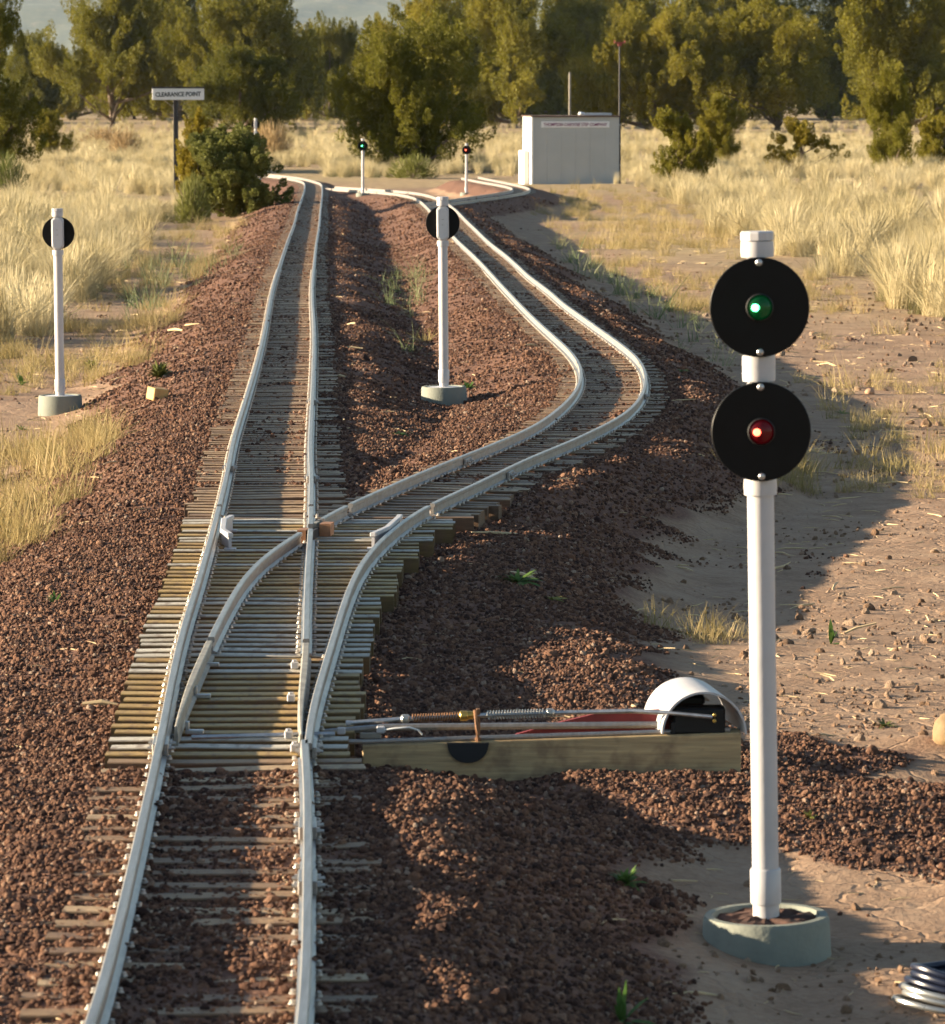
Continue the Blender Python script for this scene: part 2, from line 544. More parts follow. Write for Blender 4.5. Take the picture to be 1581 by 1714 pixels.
# ------------------------------------------------------------------ the rails, as they run
def smooth_path(px, ds=0.05, dz=0.0, first=None):
    P = np.array([at(x, y, dz)[:2] for x, y in px])
    if first is not None:
        P = np.vstack([first, P])
    # catmull-rom
    Q = np.vstack([2 * P[0] - P[1], P, 2 * P[-1] - P[-2]])
    out = []
    for i in range(1, len(Q) - 2):
        p0, p1, p2, p3 = Q[i - 1:i + 3]
        n = max(2, int(np.linalg.norm(p2 - p1) / ds))
        t = np.linspace(0, 1, n, endpoint=False)[:, None]
        d = np.linalg.norm(p2 - p1)
        m1 = (p2 - p0) / max(1e-6, np.linalg.norm(p2 - p0)) * d
        m2 = (p3 - p1) / max(1e-6, np.linalg.norm(p3 - p1)) * d
        out.append((2 * t**3 - 3 * t**2 + 1) * p1 + (t**3 - 2 * t**2 + t) * m1 + (-2 * t**3 + 3 * t**2) * p2 + (t**3 - t**2) * m2)
    A = np.vstack(out + [P[-1:]])
    return resample(A, ds)
def resample(A, ds):
    s = np.concatenate([[0], np.cumsum(np.linalg.norm(np.diff(A, axis=0), axis=1))])
    n = max(2, int(s[-1] / ds))
    u = np.linspace(0, s[-1], n)
    return np.stack([np.interp(u, s, A[:, 0]), np.interp(u, s, A[:, 1])], 1)
def blur(A, sig, ds=0.05):
    k = max(1, int(sig / ds))
    w = np.exp(-0.5 * (np.arange(-3 * k, 3 * k + 1) / k) ** 2); w /= w.sum()
    ext = 3 * k
    pre = A[0] + (A[0] - A[min(1, len(A) - 1)]) * np.arange(ext, 0, -1)[:, None]
    post = A[-1] + (A[-1] - A[-2]) * np.arange(1, ext + 1)[:, None]
    E = np.vstack([pre, A, post])
    return np.stack([np.convolve(E[:, i], w, 'valid') for i in range(2)], 1)

MAIN_L = [(154, 1714), (195, 1554), (217, 1466), (239, 1368), (261, 1268), (274, 1208), (292, 1111), (312, 1032), (331, 975), (351, 905), (364, 856),
          (380, 790), (391, 733), (401, 699), (414, 658), (423, 628), (432, 596), (442, 554), (450, 510), (454, 489), (460, 465), (467, 444), (474, 422),
          (483.5, 395.5), (492, 373), (498, 350), (506, 327), (510, 312), (507, 304.5), (494, 300.5), (479, 298), (456, 295), (420, 292)]
MAIN_R = [(509, 1714), (513, 1554), (515, 1421), (515, 1329), (513, 1263), (507, 1232), (506, 1184), (509, 1132), (513, 1066), (513, 1006), (517, 920), (520, 880), (520.5, 830),
          (521, 790), (519, 755), (520, 720), (522.6, 661), (525, 600), (525.5, 551), (523, 505), (522.5, 475), (526, 433), (529, 405), (533.6, 377),
          (536, 350), (538, 331), (539, 316), (536, 307), (520, 301.5), (501, 297.5), (478, 294.5), (440, 290.5)]
DIV_R = [(513.5, 1263), (519, 1197), (535, 1141), (558, 1066), (580, 995), (606, 938), (643, 897), (684, 864), (726, 839), (791, 812), (850, 782), (905, 757), (953, 739), (996, 718),
         (1032, 701), (1057, 682), (1074, 661), (1081, 638), (1077, 616), (1065, 597), (1044, 579), (1015, 558), (981, 534), (943, 507), (920, 487), (884, 460), (869, 446),
         (845, 425), (818, 404), (796, 383), (778, 366), (763, 351), (748, 340), (728, 330), (697, 322.5), (650, 318), (610, 315.5), (560, 312.5)]
DIV_L = [(294, 1215), (310, 1160), (331, 1113), (351, 1069), (372, 1028), (401, 975), (438, 932), (491, 897), (520, 880), (550, 858), (614, 830), (692, 795), (778, 761), (849, 733), (900, 709),
         (934, 684), (958, 661), (972, 634), (970, 611), (956, 589), (934, 568), (894, 532), (866, 504), (833, 469), (809, 443), (790, 424), (766, 402), (740, 374),
         (717, 349), (704, 337), (688, 329), (660, 323.5), (620, 320), (545, 315)]
main_l = blur(smooth_path(MAIN_L, first=np.array([[-0.372, 2.6]])), 0.25)
main_r = blur(smooth_path(MAIN_R, first=np.array([[-0.167, 2.6]])), 0.25)
div_r = blur(smooth_path(DIV_R), 0.30)
div_l = blur(smooth_path(DIV_L), 0.30)
def tail(A, y):      # from the first time the path reaches y on
    i = int(np.argmax(A[:, 1] >= y)); return A[i:]
def head(A, y):
    i = int(np.argmax(A[:, 1] >= y)); return A[:i + 1]
def nearest(A, p):
    d = np.linalg.norm(A - p, axis=1); i = int(np.argmin(d)); return A[i], d[i]
Y_SW0, Y_SW1 = 5.66, 9.15
def centre(a, b):
    return np.array([(p + nearest(b, p)[0]) / 2 for p in a[::4]])
c_main = centre(main_l, main_r)
c_side = centre(tail(div_r, 6.0), np.vstack([main_r[(main_r[:, 1] > 5) & (main_r[:, 1] < 5.2)], div_l]))
c_side = c_side[c_side[:, 1] > 6.4]
BR_L = [(712, 340), (740, 336), (800, 327.5), (845, 321), (858, 317), (852, 313), (835, 309), (800, 303), (772, 297.5)]
BR_R = [(716, 345), (745, 341), (805, 333), (862, 325), (886, 318), (880, 313), (860, 308), (830, 302), (800, 296)]
br_l = blur(smooth_path(BR_L), 0.25)
br_r = blur(smooth_path(BR_R), 0.25)
c_branch = centre(br_l, br_r)

# ------------------------------------------------------------------ the ground
CL = np.vstack([c_main[::2], c_side[::2], c_branch[::2]])
def dist_track(x, y, CL=CL):
    x = np.asarray(x, float).ravel(); y = np.asarray(y, float).ravel()
    out = np.empty(len(x))
    # far from the line the exact distance does not matter
    for i in range(0, len(x), 20000):
        xs = x[i:i + 20000, None]; ys = y[i:i + 20000, None]
        out[i:i + 20000] = np.sqrt(((xs - CL[None, :, 0]) ** 2 + (ys - CL[None, :, 1]) ** 2).min(1))
    return out
GROUND_DZ = -0.185
def ground_h(x, y, full=False):
    x = np.asarray(x, float).ravel(); y = np.asarray(y, float).ravel()
    d = dist_track(x, y)
    dm = dist_track(x, y, c_main[::3]); dsd = dist_track(x, y, c_side[::3])
    left = (x < np.interp(y, c_main[:, 1], c_main[:, 0])) * 1.0
    wob = vnoise(x, y, 0.7, 3) * 0.12 + vnoise(x, y, 0.23, 4) * 0.05
    t = np.clip((d + wob * sstep(0.22, 0.35, d) - 0.255) / (0.42 + 0.14 * left), 0, 1)
    s = t * t * (3 - 2 * t) * 0.6 + t * 0.4
    sw = sstep(Y_SW0 - 0.10, Y_SW0 - 0.02, y) * (1 - sstep(9.3, 10.0, y))
    top = -0.0309 - 0.031 * sw - 0.003 * sstep(9.2, 9.8, y)
    gdz = GROUND_DZ + 0.040 * sstep(0.0, 0.3, x) * (1 - sstep(6.8, 9.0, y))
    gdz = gdz + 0.026 * sstep(0.1, 0.4, x) * sstep(5.9, 6.3, y) * (1 - sstep(7.2, 8.6, y))
    gdz = gdz + 0.075 * (1 - sstep(0.5, 0.95, dm)) * (1 - sstep(0.5, 0.95, dsd)) * sstep(0.2, 0.45, dm)
    h = top + (gdz - top) * s
    h = h - 0.016 * np.exp(-((y - 5.84) / 0.17) ** 2) * sstep(-0.20, -0.14, x) * (1 - sstep(0.08, 0.28, x))
    # heap of cinders thrown up in front of the switch machine and to its right
    yw = y + vnoise(x, y, 0.35, 15) * 0.45 + vnoise(x, y, 0.12, 16) * 0.15
    mound = np.exp(-((yw - 5.72) / 0.40) ** 2) * sstep(-0.10, 0.12, x) * (1 - sstep(0.75, 1.5, x))
    h = np.maximum(h, np.where(mound > 0.02, gdz + 0.062 * mound, -9))
    g = np.maximum(1 - sstep(0.44, 0.62, d - 0.13 * left + wob), sstep(0.25, 0.6, mound))
    g = np.maximum(g, (1 - sstep(0.60, 0.95, dm)) * (1 - sstep(0.60, 0.95, dsd)))
    # small unevenness
    on = sstep(0.14, 0.30, d)
    h = h + on * (vnoise(x, y, 0.30, 5) * 0.016 + vnoise(x, y, 0.11, 6) * 0.010 + vnoise(x, y, 0.05, 9) * 0.006) * (0.45 + 0.55 * g)
    h = h + (1 - on) * (vnoise(x, y, 0.12, 7) * 0.007 + vnoise(x, y, 0.04, 8) * 0.004) * (1 - sw)
    off = sstep(0.6, 1.4, d)
    h = h + off * (vnoise(x, y, 1.3, 12) * 0.03 + vnoise(x, y, 6.0, 13) * 0.12 * sstep(12, 40, y))
    h = h + off * sstep(30, 120, y) * vnoise(x, y, 25., 14) * 0.25
    z = G(y) + h
    if full: return z, g, d
    return z
def gz(x, y):
    return float(ground_h([x], [y])[0])

def ground_at(px, py, y0=3.0, y1=420.0):
    """where the sight line through a photograph pixel meets the ground"""
    d = ray(px, py)
    yy = np.geomspace(y0, y1, 900)
    zr = CAM_Z + d[2] * yy / d[1]
    gap = zr - ground_h(d[0] * yy / d[1], yy)
    hit = np.argmax(gap < 0) if (gap < 0).any() else len(yy) - 1
    if hit == 0: return at(px, py, GROUND_DZ)
    f = gap[hit - 1] / (gap[hit - 1] - gap[hit] + 1e-9)
    y = yy[hit - 1] + f * (yy[hit] - yy[hit - 1])
    return np.array([d[0] * y / d[1], y, CAM_Z + d[2] * y / d[1]])
ys = [2.0]
while ys[-1] < 7000:
    yv = ys[-1]
    ys.append(yv + (0.022 if yv < 9.5 else min(400, 0.022 + (yv - 9.5) * 0.011)))
ys = np.array([-200, -20, -2, 0, 1.0, 1.5] + ys)
xs = [0.0]
while xs[-1] < 3500:
    xv = xs[-1]
    xs.append(xv + (0.024 if xv < 1.5 else min(500, 0.024 + (xv - 1.5) * 0.06)))
xs = np.array(xs)
xs = np.concatenate([-xs[:0:-1], xs])
XX, YY = np.meshgrid(xs, ys)
Z, GR, DT = ground_h(XX, YY, True)
nx, ny = len(xs), len(ys)
idx = np.arange(nx * ny).reshape(ny, nx)
quads = np.stack([idx[:-1, :-1], idx[:-1, 1:], idx[1:, 1:], idx[1:, :-1]], -1).reshape(-1, 4)
gme = mesh_from('ground', np.stack([XX.ravel(), YY.ravel(), Z], 1), quads, 'earth', True)
ground = link('ground', gme)
ground['kind'] = 'structure'
a = gme.attributes.new('gravel', 'FLOAT', 'POINT'); a.data.foreach_set('value', GR.astype(np.float32))
xf, yf = XX.ravel(), YY.ravel()
straw = sstep(16, 30, yf) * sstep(0.9, 1.8, DT + vnoise(xf, yf, 1.5, 21) * 1.2) * (0.65 + 0.7 * vnoise(xf, yf, 2.5, 22))
a = gme.attributes.new('straw', 'FLOAT', 'POINT'); a.data.foreach_set('value', np.clip(straw, 0, 1).astype(np.float32))

# hills far behind
hx = np.linspace(-2600, 2600, 230); hy = np.linspace(4300, 6900, 90)
HX, HY = np.meshgrid(hx, hy)
HZ = -4 + 225 * sstep(4300, 6500, HY) * (0.95 + 0.30 * vnoise(HX, HY, 800, 31)) + 26 * vnoise(HX, HY, 190, 32) * sstep(4300, 4700, HY) + 10 * vnoise(HX, HY, 45, 33) * sstep(4300, 4500, HY)
hi = np.arange(HX.size).reshape(HX.shape)
hq = np.stack([hi[:-1, :-1], hi[:-1, 1:], hi[1:, 1:], hi[1:, :-1]], -1).reshape(-1, 4)
hills = link('hills', mesh_from('hills', np.stack([HX.ravel(), HY.ravel(), HZ.ravel()], 1), hq, 'hill_wood', True))
hills['kind'] = 'structure'

# ------------------------------------------------------------------ track building
RH = 0.028
def rail_profile(w=1.0, base=0.0095):
    h = 0.0055 * w
    p = [(-base, 0), (base, 0), (base, 0.0025), (0.003, 0.0055), (0.0026, RH - 0.010), (h, RH - 0.0075), (h, RH - 0.0016), (h - 0.0014, RH),
         (-h + 0.0014, RH), (-h, RH - 0.0016), (-h, RH - 0.0075), (-0.0026, RH - 0.010), (-0.003, 0.0055), (-base, 0.0025)]
    return p
def rail_mesh(path, origin, mat='rail_aluminium', name='rail', taper=None, base=0.0095):
    path = resample(path, 0.05 if path[:, 1].max() < 14 else 0.07)
    t = np.gradient(path, axis=0)
    t /= np.linalg.norm(t, axis=1)[:, None]
    nrm = np.stack([t[:, 1], -t[:, 0]], 1)
    vs = []; n = None
    for k in range(len(path)):
        wf = 1.0
        if taper:
            wf = min(1.0, 0.35 + 0.65 * (k / len(path)) / taper)
        prof = rail_profile(wf, base * (wf if taper else 1))
        n = len(prof)
        z0 = float(G(path[k, 1])) - RH
        for (px, pz) in prof:
            vs.append((path[k, 0] + nrm[k, 0] * px - origin[0], path[k, 1] + nrm[k, 1] * px - origin[1], z0 + pz - origin[2]))
    fs = []
    for k in range(len(path) - 1):
        for i in range(n):
            j = (i + 1) % n
            fs.append((k * n + i, k * n + j, (k + 1) * n + j, (k + 1) * n + i))
    fs.append(tuple(range(n))); fs.append(tuple(reversed(range((len(path) - 1) * n, len(path) * n))))
    me = mesh_from(name, vs, fs, mat)
    bm = bmesh.new(); bm.from_mesh(me); bmesh.ops.recalc_face_normals(bm, faces=bm.faces); bm.to_mesh(me); bm.free()
    return me
def tie_mesh(mat, seed, wd=0.037, ht=0.040):
    rs = random.Random(seed)
    m = MB()
    w0 = wd / 2 * rs.uniform(0.92, 1.05); c = 0.0016
    sec = [(-w0, -ht), (w0, -ht), (w0, -c), (w0 - c, 0), (-w0 + c, 0), (-w0, -c)]
    vs = []
    xs_ = [-0.5, -0.17, 0.17, 0.5]
    for x in xs_:
        dz = rs.uniform(-0.0012, 0.0012); dy = rs.uniform(-0.001, 0.001)
        for (y, z) in sec:
            vs.append((x, y + dy, z + dz))
    fs = []
    for k in range(3):
        for i in range(6):
            j = (i + 1) % 6
            fs.append((k * 6 + i, k * 6 + j, (k + 1) * 6 + j, (k + 1) * 6 + i))
    fs.append(tuple(reversed(range(6)))); fs.append(tuple(range(18, 24)))
    return m.add(vs, fs).mesh('tie', mat)
TIES_OLD = [tie_mesh('tie_old', i, 0.034) for i in range(4)]
TIES_BROWN = [tie_mesh('tie_brown', 10 + i, 0.033, 0.046) for i in range(3)]
TIES_GREY = [tie_mesh('tie_grey', 20 + i, 0.033, 0.046) for i in range(3)]
spike_me = MB().lathe([(0.0042, 0), (0.0040, 0.0012), (0.0029, 0.0016), (0.0029, 0.0042), (0.0018, 0.0052)], 8).mesh('spike', 'spike_steel')
TIE_TOP = -RH - 0.0005
def place_tie(parent, o, mid, ang, length, meshes, rs, dz=0.0):
    return link('tie', rs.choice(meshes), parent, (mid[0] - o[0], mid[1] - o[1], float(G(mid[1])) + TIE_TOP + dz + rs.uniform(-0.0015, 0) - o[2]),
                (rs.uniform(-0.02, 0.02), rs.uniform(-0.004, 0.004), ang + rs.uniform(-0.012, 0.012)), (length, 1, 1))
def joined_ties(parent, o, lst, mat):
    m = MB()
    for (mid, ang, L) in lst:
        M = Matrix.Translation((mid[0] - o[0], mid[1] - o[1], float(G(mid[1])) + TIE_TOP - o[2])) @ Matrix.Rotation(ang, 4, 'Z')
        m.box(-L / 2, L / 2, -0.018, 0.018, -0.03, 0, 0, M)
    ob = m.build('tie_row', mat, parent)
    ob['kind'] = 'stuff'
def joined_spikes(parent, o, pts):
    if not pts: return
    base = [v.co.copy() for v in spike_me.vertices]; fcs = [list(p.vertices) for p in spike_me.polygons]
    m = MB()
    for p in pts:
        m.add([(v.x + p[0] - o[0], v.y + p[1] - o[1], v.z + p[2] - o[2]) for v in base], fcs)
    ob = m.build('spike_row', 'spike_steel', parent)
    ob['kind'] = 'stuff'
def along(A, step):
    B = resample(A, step)
    t = np.gradient(B, axis=0); t /= np.linalg.norm(t, axis=1)[:, None]
    return B, t
def joint_bar(parent, o, p, t, mat='rail_aluminium', bolts=True, length=0.075):
    """fish plates either side of a rail joint, with their bolts"""
    ang = math.atan2(t[1], t[0])
    z = float(G(p[1])) - RH - o[2]
    e = link('joint_bar', None, parent)
    bpy.data.objects.remove(e)
    m = MB()
    for sgn in (-1, 1):
        m.box(-length / 2, length / 2, sgn * 0.0075 - 0.0035, sgn * 0.0075 + 0.0035, 0.004, 0.020, 0.001)
    jb = m.build('joint_bar', mat, parent, False, (p[0] - o[0], p[1] - o[1], z), (0, 0, ang))
    if bolts:
        for xo in (-0.022, 0.022):
            b = MB().tube([(xo, -0.020, 0.012), (xo, 0.018, 0.012)], 0.0025, 6)
            b.lathe([(0.0055, 0), (0.0055, 0.004)], 6, Matrix.Translation((xo, -0.011, 0.012)) @ Matrix.Rotation(R(90), 4, 'X'))
            b.lathe([(0.0055, 0), (0.0055, 0.004)], 6, Matrix.Translation((xo, 0.015, 0.012)) @ Matrix.Rotation(R(90), 4, 'X'))
            b.build('bolt', 'spike_steel', jb)
    return jb

def plain_track(name, label, L, Rr, ties, n_single, tie_len=0.352, spacing=0.067, seed=1, spikes='joined', joints=(), skip=0.0):
    o = np.array([L[0, 0], L[0, 1], float(G(L[0, 1])) - RH - 0.036])
    T = thing(name, label, 'railway track', o)
    for A in (L, Rr):
        link('rail', rail_mesh(A, o), T)
    rs = random.Random(seed)
    B, t = along(L, spacing)
    far = []; sp = []
    for k in range(len(B)):
        q, dd = nearest(Rr, B[k])
        if dd > 0.32: continue
        mid = (B[k] + q) / 2
        u = (q - B[k]) / dd
        ang = math.atan2(u[1], u[0])
        if k < n_single:
            ln = tie_len * rs.uniform(0.96, 1.04)
            place_tie(T, o, mid + u * rs.uniform(-0.008, 0.008), ang, ln, ties, rs)
        else:
            far.append((mid, ang, tie_len))
        if B[k, 1] < 24:
            zt = float(G(mid[1])) - RH + 0.0015
            for p, sgn in ((B[k], 1), (q, 1)):
                for w in (-0.0132, 0.0132):
                    sp.append((p[0] + u[0] * w, p[1] + u[1] * w + rs.uniform(-0.006, 0.006), zt))
    if far: joined_ties(T, o, far, 'tie_old')
    if spikes == 'single':
        for p in sp[:300]:
            link('spike', spike_me, T, (p[0] - o[0], p[1] - o[1], p[2] - o[2]), (rs.uniform(-.15, .15), rs.uniform(-.15, .15), rs.uniform(0, 1)))
        joined_spikes(T, o, sp[300:])
    else:
        joined_spikes(T, o, sp)
    for (A, px, py) in joints:
        p = at(px, py)[:2]
        i = int(np.argmin(np.linalg.norm(A - p, axis=1)))
        i = min(max(i, 1), len(A) - 2)
        joint_bar(T, o, A[i], A[i + 1] - A[i - 1])
    return T

ap_l, ap_r = head(main_l, Y_SW0 - 0.02), head(main_r, Y_SW0 - 0.02)
plain_track('approach_track', 'miniature railway track with half buried weathered ties leading up to the turnout', ap_l, ap_r, TIES_OLD, 300, seed=3, spikes='single',
            joints=[(ap_r, 515, 1368), (ap_r, 513, 1458)], spacing=0.072)
m_l, m_r = tail(main_l, Y_SW1), tail(main_r, Y_SW1)
plain_track('straight_track', 'long straight miniature track running away past the clearance point sign', m_l, m_r, TIES_OLD, 300, seed=4,
            joints=[(m_l, 383, 772), (m_r, 520, 790), (m_r, 522.6, 664)])
s_l, s_r = tail(div_l, Y_SW1), tail(div_r, Y_SW1)
plain_track('siding_track', 'curved miniature siding bending right then back towards the distant signals', s_l, s_r, TIES_OLD, 300, seed=5,
            joints=[(s_l, 783, 760), (s_r, 850, 783), (s_r, 1078, 655)])
plain_track('loop_track', 'short hairpin of miniature track turning back beside the shed', br_l, br_r, TIES_OLD, 0, seed=6)

# ------------------------------------------------------------------ the turnout
o = np.array([-0.35, Y_SW0, float(G(Y_SW0)) - RH - 0.036])
TO = thing('turnout', 'miniature track turnout with closely laid treated wood ties and silver rails', 'turnout', o)
def between(A, y0, y1):
    return A[(A[:, 1] >= y0) & (A[:, 1] <= y1)]
t_l = between(main_l, Y_SW0 - 0.019, Y_SW1)
t_dr0 = np.vstack([between(main_r, Y_SW0 - 0.019, 5.60), between(div_r, 5.62, Y_SW1)])
link('stock_rail', rail_mesh(t_l, o), TO)
link('stock_rail', rail_mesh(t_dr0, o), TO)
frog = at(520, 880)[:2]
tip_r = at(505, 1236)[1]
r_pts = between(main_r, tip_r + 0.01, 6.75)
r_pts[:, 0] -= 0.004 * (1 - sstep(tip_r, 6.6, r_pts[:, 1]))
link('point_rail', rail_mesh(r_pts, o, 'point_rail', 'point_rail', 0.55, 0.0085), TO)
tip_l = at(294, 1215)[1]
link('point_rail', rail_mesh(between(div_l, tip_l, at(351, 1069)[1]), o, 'point_rail', 'point_rail', 0.5, 0.0085), TO)
link('closure_rail', rail_mesh(between(main_r, 6.752, frog[1] - 0.012), o), TO)
link('closure_rail', rail_mesh(between(div_l, at(351, 1069)[1] + 0.003, frog[1] - 0.10), o), TO)
link('frog_rail', rail_mesh(between(main_r, frog[1] + 0.012, Y_SW1), o), TO)
link('frog_rail', rail_mesh(between(div_l, frog[1] + 0.13, Y_SW1), o), TO)
# frog: short brown castings either side of the crossing
def slab_along(A, y0, y1, off, half, z0, z1, name, mat):
    P = between(A, y0, y1)
    P = resample(P, max(0.012, (y1 - y0) / 8))
    t = np.gradient(P, axis=0); t /= np.linalg.norm(t, axis=1)[:, None]
    n = np.stack([t[:, 1], -t[:, 0]], 1)
    vs = []; fs = []
    for k in range(len(P)):
        zz = float(G(P[k, 1])) - o[2]
        for (w, z) in ((off - half, z0), (off + half, z0), (off + half, z1), (off - half, z1)):
            vs.append((P[k, 0] + n[k, 0] * w - o[0], P[k, 1] + n[k, 1] * w - o[1], zz + z))
    for k in range(len(P) - 1):
        for i in range(4):
            j = (i + 1) % 4
            fs.append((k * 4 + i, k * 4 + j, (k + 1) * 4 + j, (k + 1) * 4 + i))
    fs.append((3, 2, 1, 0)); b = (len(P) - 1) * 4; fs.append((b, b + 1, b + 2, b + 3))
    return MB().add(vs, fs).build(name, mat, TO)
slab_along(div_l, frog[1] - 0.115, frog[1] - 0.022, -0.004, 0.009, -RH, -0.001, 'frog_block', 'frog_brown')
slab_along(div_l, frog[1] + 0.022, frog[1] + 0.128, 0.022, 0.012, -RH, -0.002, 'frog_block', 'frog_brown')
slab_along(div_l, frog[1] + 0.020, frog[1] + 0.127, -0.001, 0.005, -RH, -0.0005, 'frog_point', 'point_rail')
slab_along(div_l, frog[1] - 0.10, frog[1] + 0.10, 0.0075, 0.0028, -RH, -0.009, 'flangeway_shade', 'black_matte')  # black strip standing in for the shade inside the open gap
# guard rails
def guard(pts, name='guard_rail'):
    m = MB()
    P = [Vector((p[0] - o[0], p[1] - o[1], float(G(p[1])) - o[2])) for p in pts]
    for k in range(len(P) - 1):
        d = P[k + 1] - P[k]; ln = d.length; ang = math.atan2(d.y, d.x)
        M = Matrix.Translation(P[k]) @ Matrix.Rotation(ang, 4, 'Z')
        m.box(-0.003, ln + 0.003, -0.006, 0.006, -0.003, 0.006, 0.0015, M)
        m.box(0, ln, -0.003, 0.003, -RH + 0.002, -0.003, 0, M)
    m.box(-0.012, 0.012, -0.012, 0.012, -RH - 0.001, -RH + 0.003, 0, Matrix.Translation(P[0]))
    m.box(-0.012, 0.012, -0.012, 0.012, -RH - 0.001, -RH + 0.003, 0, Matrix.Translation(P[-1]))
    return m.build(name, 'pvc_white', TO)
guard([at(x, y)[:2] for x, y in ((385, 897), (373, 890), (375, 873), (387, 867))])
guard([at(x, y)[:2] for x, y in ((624, 896), (646, 887), (664, 872), (669, 866))])
# ties: laid in runs, the right ends stepping out with the curve
rs = random.Random(21)
yv = Y_SW0 + 0.055
k = 0; kind = 'b'; run = 4; step_l = 0.0
sp = []
right_end = None; hold = 0
while yv < Y_SW1 - 0.03:
    pg = 0.9 if 5.76 < yv < 5.88 else 0.08 if yv < 6.45 else 0.5 if yv < 7.3 else 0.2 if yv < 8.15 else 0.6
    kind = 'g' if rs.random() < pg else 'b'
    xl = np.interp(yv, main_l[:500, 1], main_l[:500, 0]) - rs.uniform(0.066, 0.076) - 0.004
    i = int(np.argmin(np.abs(t_dr0[:, 1] - yv)))
    xr_need = t_dr0[i, 0] + 0.045
    if right_end is None or hold <= 0 or right_end < xr_need + 0.004:
        hold = rs.randint(4, 6)
        i2 = int(np.argmin(np.abs(t_dr0[:, 1] - (yv + 0.0665 * (hold - 1)))))
        right_end = t_dr0[i2, 0] + 0.045 + rs.uniform(0.008, 0.022)
    hold -= 1
    xr = right_end + rs.uniform(-0.004, 0.004)
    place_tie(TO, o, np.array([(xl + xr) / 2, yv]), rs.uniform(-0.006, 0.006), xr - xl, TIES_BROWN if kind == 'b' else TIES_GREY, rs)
    zt = float(G(yv)) - RH + 0.0015
    for A in (main_l, main_r, div_l, t_dr0):
        B = between(A, yv - 0.06, yv + 0.06)
        if len(B) == 0: continue
        if A is main_r and (yv < 6.75 or abs(yv - frog[1]) < 0.05): continue
        if A is div_l and (yv < 6.75 or abs(yv - frog[1]) < 0.13): continue
        x = B[int(np.argmin(np.abs(B[:, 1] - yv))), 0]
        for w in (-0.0132, 0.0132):
            sp.append((x + w, yv + rs.uniform(-0.006, 0.006), zt))
    yv += 0.0665
    k += 1
for p in sp[:300]:
    link('spike', spike_me, TO, (p[0] - o[0], p[1] - o[1], p[2] - o[2]), (rs.uniform(-.15, .15), rs.uniform(-.15, .15), rs.uniform(0, 1)))
joined_spikes(TO, o, sp[300:])
for (A, px, py) in ((t_l, 262, 1262), (t_dr0, 514, 1262)):
    p = at(px, py)[:2]; i = min(max(int(np.argmin(np.linalg.norm(A - p, axis=1))), 1), len(A) - 2)
    joint_bar(TO, o, A[i], A[i + 1] - A[i - 1])
# slide chairs and little white stops beside the points
for (px, py) in ((493, 1113), (487, 1168), (483, 1230), (493, 1252)):
    p = at(px, py + 6, -RH)
    MB().box(-0.006, 0.006, -0.006, 0.006, 0, 0.011, 0.0015).lathe([(0.004, 0.011), (0.004, 0.014)], 6).build('point_stop', 'pvc_white', TO, False, p - o)
for (px, py) in ((350, 1115), (335, 1168), (322, 1228)):
    p = at(px, py, -RH)
    MB().box(-0.010, 0.016, -0.006, 0.006, 0, 0.006, 0.001).box(-0.010, -0.004, -0.005, 0.005, 0.006, 0.018, 0.001).build('rod_bracket', 'steel', TO, False, p - o)
MB().tube([at(320, 1234, -RH + 0.004) - o, at(560, 1228, -RH + 0.004) - o], 0.0035, 8).build('throw_rod', 'steel', TO)

# ------------------------------------------------------------------ switch machine
pl0 = at(605, 1240, -0.034); PY = pl0[1] + 0.02
def P3(px, py, dy=0.0):
    return at_y(px, py, PY + dy)
sm_o = P3(1000, 1285)
SM = thing('switch_machine', 'spring loaded switch machine on a pine plank with a white half pipe cover', 'switch machine', sm_o)
def L3(px, py, dy=0.0):
    return Vector(P3(px, py, dy) - sm_o)
a0, a1 = L3(606, 1247), L3(1240, 1226)
m = MB()
ztop = a1.z
m.add([(a0.x, 0, a0.z), (a1.x, 0, a1.z), (a1.x, 0.046, a1.z), (a0.x, 0.046, a0.z), (a0.x, 0, -0.03), (a1.x, 0, -0.03), (a1.x, 0.046, -0.03), (a0.x, 0.046, -0.03)],
      [(0, 1, 2, 3), (4, 7, 6, 5), (0, 4, 5, 1), (1, 5, 6, 2), (2, 6, 7, 3), (3, 7, 4, 0)])
pk = m.build('plank', 'plank_wood', SM)
bv = pk.modifiers.new('bevel', 'BEVEL'); bv.width = 0.002; bv.segments = 2
def tz(x):   # plank top height at local x
    return a0.z + (a1.z - a0.z) * (x - a0.x) / (a1.x - a0.x)
# aluminium strips running along the plank to the turnout
m = MB(); p, q = L3(535, 1246, -0.004), L3(1222, 1221, 0.006)
m.tube([p + Vector((0, 0.004, 0.004)), Vector((a0.x, 0.006, tz(a0.x) + 0.004)), Vector((q.x, 0.010, tz(q.x) + 0.003))], 0.0036, 8).build('throw_rod', 'rail_aluminium', SM, True)
m = MB(); m.tube([L3(520, 1228, 0.04), L3(640, 1217, 0.04), L3(1100, 1213, 0.04)], 0.005, 8).build('throw_rod', 'rail_aluminium', SM, True)
# red board standing behind, its top edge rising to the motor
m = MB()
b0, b1 = L3(862, 1219), L3(1136, 1219)
m.poly([(b0.x, tz(b0.x)), (b1.x, tz(b1.x)), (b1.x, tz(b1.x) + 0.030), (L3(1000, 0).x, tz(0) + 0.026), (L3(930, 0).x, tz(L3(930, 0).x) + 0.014)], 0.008, Matrix.Translation((0, 0.050, 0)))
m.build('red_board', 'red_board', SM)
